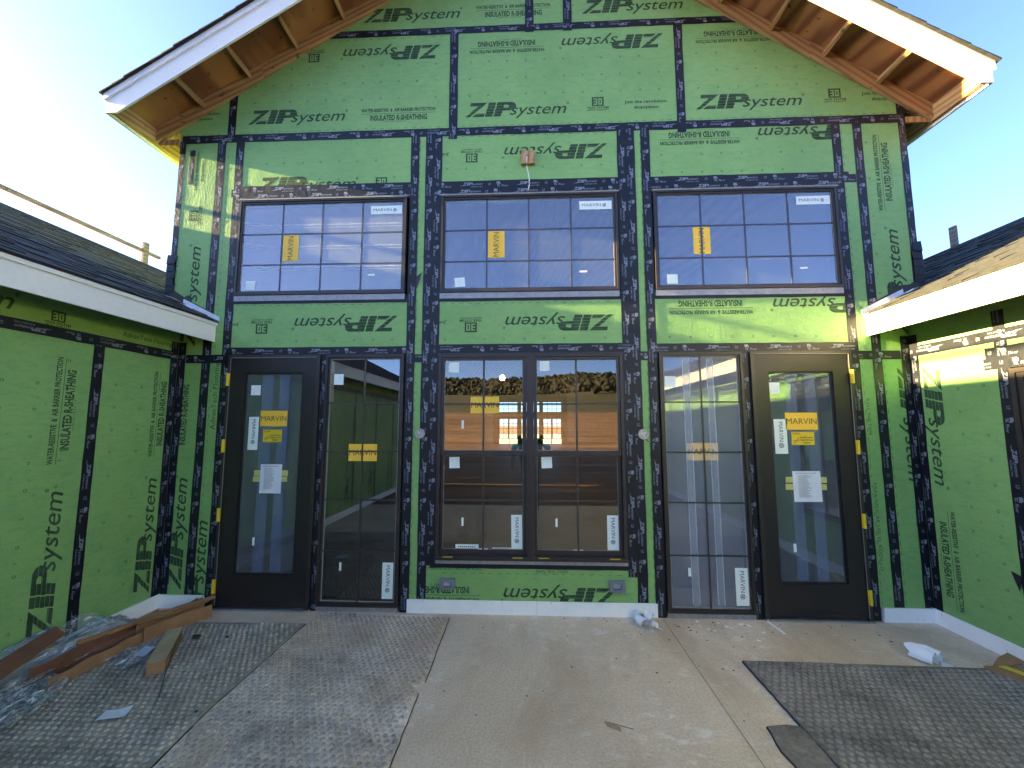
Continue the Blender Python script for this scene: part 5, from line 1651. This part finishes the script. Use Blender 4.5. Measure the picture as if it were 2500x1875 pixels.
# white paper roll curled on the large mat
def curl(loc, rz, rad, L, turns, label, name='paper_roll', mat='paper', group=None, cat='paper roll', growth=.0, tilt=0.0):
    mb = MB(); n_ = 26
    for i in range(n_ + 1):
        a = turns * 2 * PI * i / n_
        r_ = rad * (1 + growth * i / n_)
        for s_ in (0, .5, 1):
            mb.v.append((r_ * math.cos(a), s_ * L + .02 * math.sin(a * .7), r_ * math.sin(a) + rad * (1 + growth * .6)))
    for i in range(n_):
        for k in range(2):
            q_ = 3 * i + k
            mb.f.append((q_, q_ + 3, q_ + 4, q_ + 1)); mb.mi.append(0)
    o = mb.build(name, mat, None, smooth=True)
    o.location = loc; o.rotation_euler = (tilt, 0, rz)
    tag(o, label, cat, group)
    return o
pr = empty('paper_roll', (3.03, -0.60, .0))
def curl_part(parent, loc, rz, rad, L, a0, a1, name):
    mb = MB(); n_ = 18
    for i in range(n_ + 1):
        a = a0 + (a1 - a0) * i / n_
        for s_ in (0, .5, 1):
            jr = 1 + .45 * mnoise.noise(Vector((math.cos(a) * 1.7 + loc[0] * 20, math.sin(a) * 1.7 + s_ * 2.2, rz * 5)))
            mb.v.append((rad * jr * math.cos(a), s_ * L * (1 + .25 * mnoise.noise(Vector((a, s_, rz)))), max(-.0 + .002, rad * jr * math.sin(a) + rad * .85)))
    for i in range(n_):
        for k in range(2):
            q_ = 3 * i + k
            mb.f.append((q_, q_ + 3, q_ + 4, q_ + 1)); mb.mi.append(0)
    o = mb.build(name, 'crumpled_paper', parent, smooth=True); o.location = loc; o.rotation_euler = (0, 0, rz)
curl_part(pr, (0.0, -.11, 0), .50, .050, .15, -.8, PI * 1.15, 'curled_sheet')
curl_part(pr, (.075, -.07, 0), .62, .046, .16, -1.2, PI * .95, 'curled_sheet')
MB().poly([(.02, -.14, .004), (.10, -.20, .003), (.12, -.10, .004), (.07, -.05, .012)]).build('torn_corner', 'paper', pr)
tag(pr, 'white paper roll curled open beside the dark mat edge', 'paper roll')
# curled backing strips by the base board
bs = empty('backing_strip', (1.06, -0.12, 0))
for k, (x, y, rz, rd, ln) in enumerate([(-.06, .0, .2, .045, .085), (-.045, -.09, .5, .040, .085), (.01, -.16, -.3, .034, .07), (.05, .02, .9, .038, .07)]):
    curl_part(bs, (x, y, .0), rz, rd, ln, -.6 + k * .4, PI * 1.3 + k * .3, 'curled_strip')
MB().poly([(.0, -.03, .03), (.03, -.05, .015), (.10, -.12, .003), (.09, -.13, .003), (.02, -.08, .01)]).build('curled_strip', 'paper', bs)
tag(bs, 'tangle of curled white tape backing at the foot of the base board', 'tape backing')
# cardboard at the far right edge
cb = empty('cardboard_carton', (3.45, -0.85, 0))
mb = MB(); mb.hexa([(-.14, .08, .018), (.2, -.06, .018), (.22, -.22, .018), (-.10, -.16, .018), (-.14, .08, .036), (.2, -.06, .036), (.22, -.22, .036), (-.10, -.16, .036)])
cb_pts = [(3.315, -.765), (3.66, -.765), (3.66, -1.15), (3.48, -1.15)]
mb = MB().prism([(x - 3.45, y + .85, .018) for x, y in cb_pts], (0, 0, .022)); mb.build('carton_body', 'cardboard', cb)
mb = MB().prism([(x - 3.45, y + .85, .0405) for x, y in [(3.41, -.768), (3.47, -.768), (3.62, -1.12), (3.56, -1.12)]], (0, 0, .0015)); mb.build('yellow_band', 'yellow_plastic', cb)
tag(cb, 'folded cardboard with a yellow band on the dark mat by the sunny wing', 'cardboard')
cb2 = MB().prism([(3.44, -.700, .002), (3.54, -.745, .03), (3.66, -.72, .045), (3.66, -.60, .05), (3.56, -.63, .03)], (0, 0, .004)).build('cardboard_scrap', 'cardboard')
tag(cb2, 'torn cardboard scrap against the base board of the sunny wing', 'cardboard')
# stick and twigs
st = MB().bar((2.166, -.045, .006), (2.180, -.285, .006), .020, .008).build('wood_strip', 'pale_wood_chip')
tag(st, 'pale thin wood strip pointing away from the far door sill', 'wood strip')
simple('leaf_brown', (0.36, 0.25, 0.16), (0.30, 0.2, 0.13), 30, 0.8)
tg = MB().bar((.44, -1.41, .003), (.60, -1.47, .003), .003, .003).build('twig', 'leaf_brown')
tag(tg, 'thin twig lying on the middle of the slab', 'twig')
lf = MB().poly([(.44, -1.41, .003), (.47, -1.425, .008), (.53, -1.46, .004), (.525, -1.50, .003), (.48, -1.47, .006), (.45, -1.45, .004)]).build('dry_leaf', 'leaf_brown')
tag(lf, 'dry brown leaf beside the twig on the slab', 'leaf')
# pale cut chips near the far door
chips = [(1.512, -.163), (1.564, -.218), (1.607, -.244), (1.700, -.093), (1.745, -.165), (1.775, -.185), (1.898, -.111), (1.952, -.138), (2.016, -.254), (1.90, -.40), (1.52, -.07)]
cm = None
for k, (x, y) in enumerate(chips):
    s_ = rnd.uniform(.018, .032)
    if cm is None:
        cm = MB().box(-.5, .5, -.5, .5, 0, .14).build('wood_chip', 'pale_wood_chip'); o = cm
    else:
        o = cm.copy(); sc.collection.objects.link(o)
    o.location = (x, y, .0015); o.rotation_euler = (0, 0, rnd.uniform(0, 3)); o.scale = (s_ * rnd.uniform(1, 1.9), s_, s_)
    tag(o, 'small pale cut chip on the concrete before the tall window with film strips', 'wood chip', 'pale chips by the tall window')
dm = None
r6 = random.Random(42)
def dark_bit(x, y, s1_, s2_, rz, lab, grp):
    global dm
    if dm is None:
        mb = MB().hexa([(-.5, -.4, 0), (.45, -.5, 0), (.5, .35, 0), (-.4, .5, 0), (-.3, -.2, .5), (.3, -.3, .35), (.25, .2, .6), (-.2, .3, .3)])
        dm = mb.build('debris_chip', 'dark_chip'); o = dm
    else:
        o = dm.copy(); sc.collection.objects.link(o)
    o.location = (x, y, .001); o.scale = (s1_, s2_, min(s1_, s2_)); o.rotation_euler = (0, 0, rz)
    tag(o, lab, 'debris', grp)
for k in range(34):
    dark_bit(r6.uniform(1.28, 3.0), -.08 - abs(r6.gauss(0, .22)), r6.uniform(.008, .03), r6.uniform(.004, .009), r6.uniform(0, 3), 'tiny dark splinter on the concrete near the far door', 'dark splinters near the doors')
for k in range(26):
    dark_bit(r6.uniform(-.6, 1.55), -.1 - r6.random() ** 1.3 * 1.5, r6.uniform(.006, .022), r6.uniform(.004, .009), r6.uniform(0, 3), 'tiny dark splinter scattered on the open slab', 'dark splinters on the open slab')
for k in range(12):
    dark_bit(r6.uniform(-1.9, 1.1), -.05 - r6.random() * .05, r6.uniform(.006, .014), r6.uniform(.005, .01), r6.uniform(0, 3), 'tiny dark crumb along the wall foot', 'dark crumbs along the wall foot')
for (x, y, s_, z_, lab) in ((-2.80, -.60, .065, .016, 'crumpled black tape scrap beside the short carton'), (-2.555, -.57, .03, .016, 'small black scrap on the studded mat toward the corner door'), (-2.08, -1.47, .026, .016, 'small black scrap beside the seam between the mats'), (-1.755, -1.455, .016, .016, 'tiny black scrap on the dusty mat')):
    mb = MB(); rr = random.Random(int(-x * 100))
    bm = bmesh.new(); bmesh.ops.create_icosphere(bm, subdivisions=2, radius=s_ / 2)
    for v_ in bm.verts:
        f_ = .6 + .9 * abs(mnoise.noise(v_.co * 60 + Vector((x, y, 0)) * 9))
        v_.co = Vector((v_.co.x * f_ * 1.1, v_.co.y * f_, v_.co.z * f_ * .6))
    zmin = min(v_.co.z for v_ in bm.verts)
    me = bpy.data.meshes.new('tape_scrap'); bm.to_mesh(me); bm.free(); me.materials.append(MATS['black_scrap'])
    o = link(bpy.data.objects.new('tape_scrap', me)); o.location = (x, y, z_ - zmin)
    tag(o, lab, 'scrap', 'black tape scraps on the mats')

# ================================================================== PERSON (seen only mirrored in the glass)
simple('vest_green', (0.10, 0.30, 0.05), (0.08, 0.25, 0.04), 12, 0.8)
simple('denim', (0.03, 0.04, 0.06), (0.04, 0.05, 0.075), 12, 0.9)
simple('skin', (0.42, 0.24, 0.16), (0.38, 0.21, 0.14), 12, 0.6)
simple('hair', (0.03, 0.02, 0.015), None, 30, 0.7)
simple('boot', (0.08, 0.05, 0.03), None, 20, 0.7)
def skinned(name, verts, edges, mats_by_z, parent, sub=2):
    me = bpy.data.meshes.new(name)
    me.from_pydata([v[:3] for v in verts], edges, [])
    o = link(bpy.data.objects.new(name, me), parent)
    md = o.modifiers.new('skin', 'SKIN')
    for i, v in enumerate(verts):
        sv = me.skin_vertices[0].data[i]
        sv.radius = (v[3], v[4] if len(v) > 4 else v[3])
        sv.use_root = (i == 0)
    s_ = o.modifiers.new('sub', 'SUBSURF'); s_.levels = sub; s_.render_levels = sub
    dg = bpy.context.evaluated_depsgraph_get()
    m2 = bpy.data.meshes.new_from_object(o.evaluated_get(dg))
    o.modifiers.clear(); o.data = m2
    for q_ in mats_by_z[0]: m2.materials.append(MATS[q_])
    for p_ in m2.polygons:
        p_.material_index = mats_by_z[1](p_.center); p_.use_smooth = True
    return o
def person(loc):
    P = empty('person', loc)
    # facing +y; x to their right
    v = [(0, 0, .98, .22, .14), (0, 0, 1.15, .25, .15), (0, 0, 1.34, .28, .15), (0, -.01, 1.50, .24, .11), (0, 0, 1.60, .06, .06), (0, .015, 1.68, .058, .06),
         (.25, -.01, 1.52, .078), (.39, .02, 1.30, .060), (.27, .27, 1.42, .046), (.10, .42, 1.64, .030), (.09, .45, 1.70, .036),
         (-.25, -.01, 1.52, .078), (-.36, -.03, 1.26, .060), (-.38, .02, 1.02, .046), (-.38, .05, .93, .032), (-.38, .06, .87, .038),
         (.10, 0, .88, .10), (.12, .02, .50, .068), (.13, -.01, .12, .050), (.13, .12, .045, .045),
         (-.10, 0, .88, .10), (-.12, .02, .50, .068), (-.13, -.01, .12, .050), (-.13, .12, .045, .045)]
    e = [(0, 1), (1, 2), (2, 3), (3, 4), (4, 5), (3, 6), (6, 7), (7, 8), (8, 9), (9, 10), (3, 11), (11, 12), (12, 13), (13, 14), (14, 15), (0, 16), (16, 17), (17, 18), (18, 19), (0, 20), (20, 21), (21, 22), (22, 23)]
    def mz(c):
        if c.z < .14: return 3
        if c.z < 1.0 and abs(c.x) < .26: return 1
        if c.z > 1.57 and abs(c.x) < .1 and c.y < .2: return 2
        if abs(c.x) > .30 and c.z < 1.30: return 2
        if c.y > .16: return 2
        return 0
    body = skinned('body', v, e, (['vest_green', 'denim', 'skin', 'boot'], mz), P)
    # head with face
    bm = bmesh.new(); bmesh.ops.create_uvsphere(bm, u_segments=24, v_segments=16, radius=1)
    for q_ in bm.verts:
        x, y, z = q_.co
        jaw = 1 - .28 * max(0, -z)
        q_.co = Vector((x * .078 * jaw, y * .098 * (1 - .1 * max(0, -z)), z * .118))
        if y > .8 and abs(x) < .22 and -.35 < z < .15: q_.co.y += .022 * (1 - abs(x) / .22)
        if y > .7 and .02 < z < .3 and .25 < abs(x) < .55: q_.co.y -= .008
    me = bpy.data.meshes.new('head'); bm.to_mesh(me); bm.free(); me.materials.append(MATS['skin'])
    for p_ in me.polygons: p_.use_smooth = True
    h = bpy.data.objects.new('head', me); h.location = (0, .04, 1.775); link(h, P)
    for s_ in (-1, 1):
        bm = bmesh.new(); bmesh.ops.create_uvsphere(bm, u_segments=8, v_segments=6, radius=.011)
        me = bpy.data.meshes.new('eye'); bm.to_mesh(me); bm.free(); me.materials.append(MATS['label_ink'])
        q_ = bpy.data.objects.new('eye', me); q_.location = (s_ * .03, .085, .012); link(q_, h)
        bm = bmesh.new(); bmesh.ops.create_uvsphere(bm, u_segments=8, v_segments=6, radius=1)
        for w_ in bm.verts: w_.co = Vector((w_.co.x * .010, w_.co.y * .018, w_.co.z * .030))
        me = bpy.data.meshes.new('ear'); bm.to_mesh(me); bm.free(); me.materials.append(MATS['skin'])
        q_ = bpy.data.objects.new('ear', me); q_.location = (s_ * .079, 0, 0); link(q_, h)
    MB().box(-.024, .024, .083, .092, -.058, -.052).build('mouth', 'cardboard_dark', h)
    bm = bmesh.new(); bmesh.ops.create_uvsphere(bm, u_segments=20, v_segments=12, radius=1)
    for w_ in bm.verts: w_.co = Vector((w_.co.x * .085, w_.co.y * .103 - .012, max(w_.co.z, -.2 if w_.co.y < 0 else .35) * .126))
    me = bpy.data.meshes.new('hair'); bm.to_mesh(me); bm.free(); me.materials.append(MATS['hair'])
    q_ = bpy.data.objects.new('hair', me); link(q_, h)
    # hands: palm end of the arm plus five fingers each
    def hand(base, dirs, nm):
        mb = MB()
        b = Vector(base)
        for (ox, oy, oz), (dx, dy, dz), L in dirs:
            a = b + Vector((ox, oy, oz)); d_ = Vector((dx, dy, dz)).normalized()
            m1 = a + d_ * L * .5; m2_ = m1 + (d_ * .8 + Vector((0, .5 if nm == 'hanging' else -.0, -.2 if nm != 'hanging' else -.2))).normalized() * L * .5
            mb.tube([a, m1, m2_], [.0095, .009, .0075], 6)
        mb.build('finger', 'skin', body, smooth=True)
    hand((.09, .45, 1.70), [((-.02 + .012 * k, .02, .0 + .016 * k), (-.9, .1, .15), .075 - .006 * abs(k - 1)) for k in range(4)] + [((0, .0, -.02), (-.7, .0, .6), .06)], 'holding')
    hand((-.38, .06, .87), [((0.0, -.03 + .02 * k, -.02), (0, .05, -1), .075 - .006 * abs(k - 1)) for k in range(4)] + [((.02, .03, .01), (.3, .5, -.7), .06)], 'hanging')
    tag(P, 'person in a green vest holding up a phone, mirrored in the middle windows', 'person')
    # the phone they hold
    ph = MB().box(-.075, .075, -.004, .004, -.036, .036).build('phone', 'black_scrap', None, bevel=.003)
    ph.location = (0.0, -4.185, 1.775)
    tag(ph, 'black phone held sideways in the hand of the person', 'phone')
person((0.0, -4.68, 0.0))
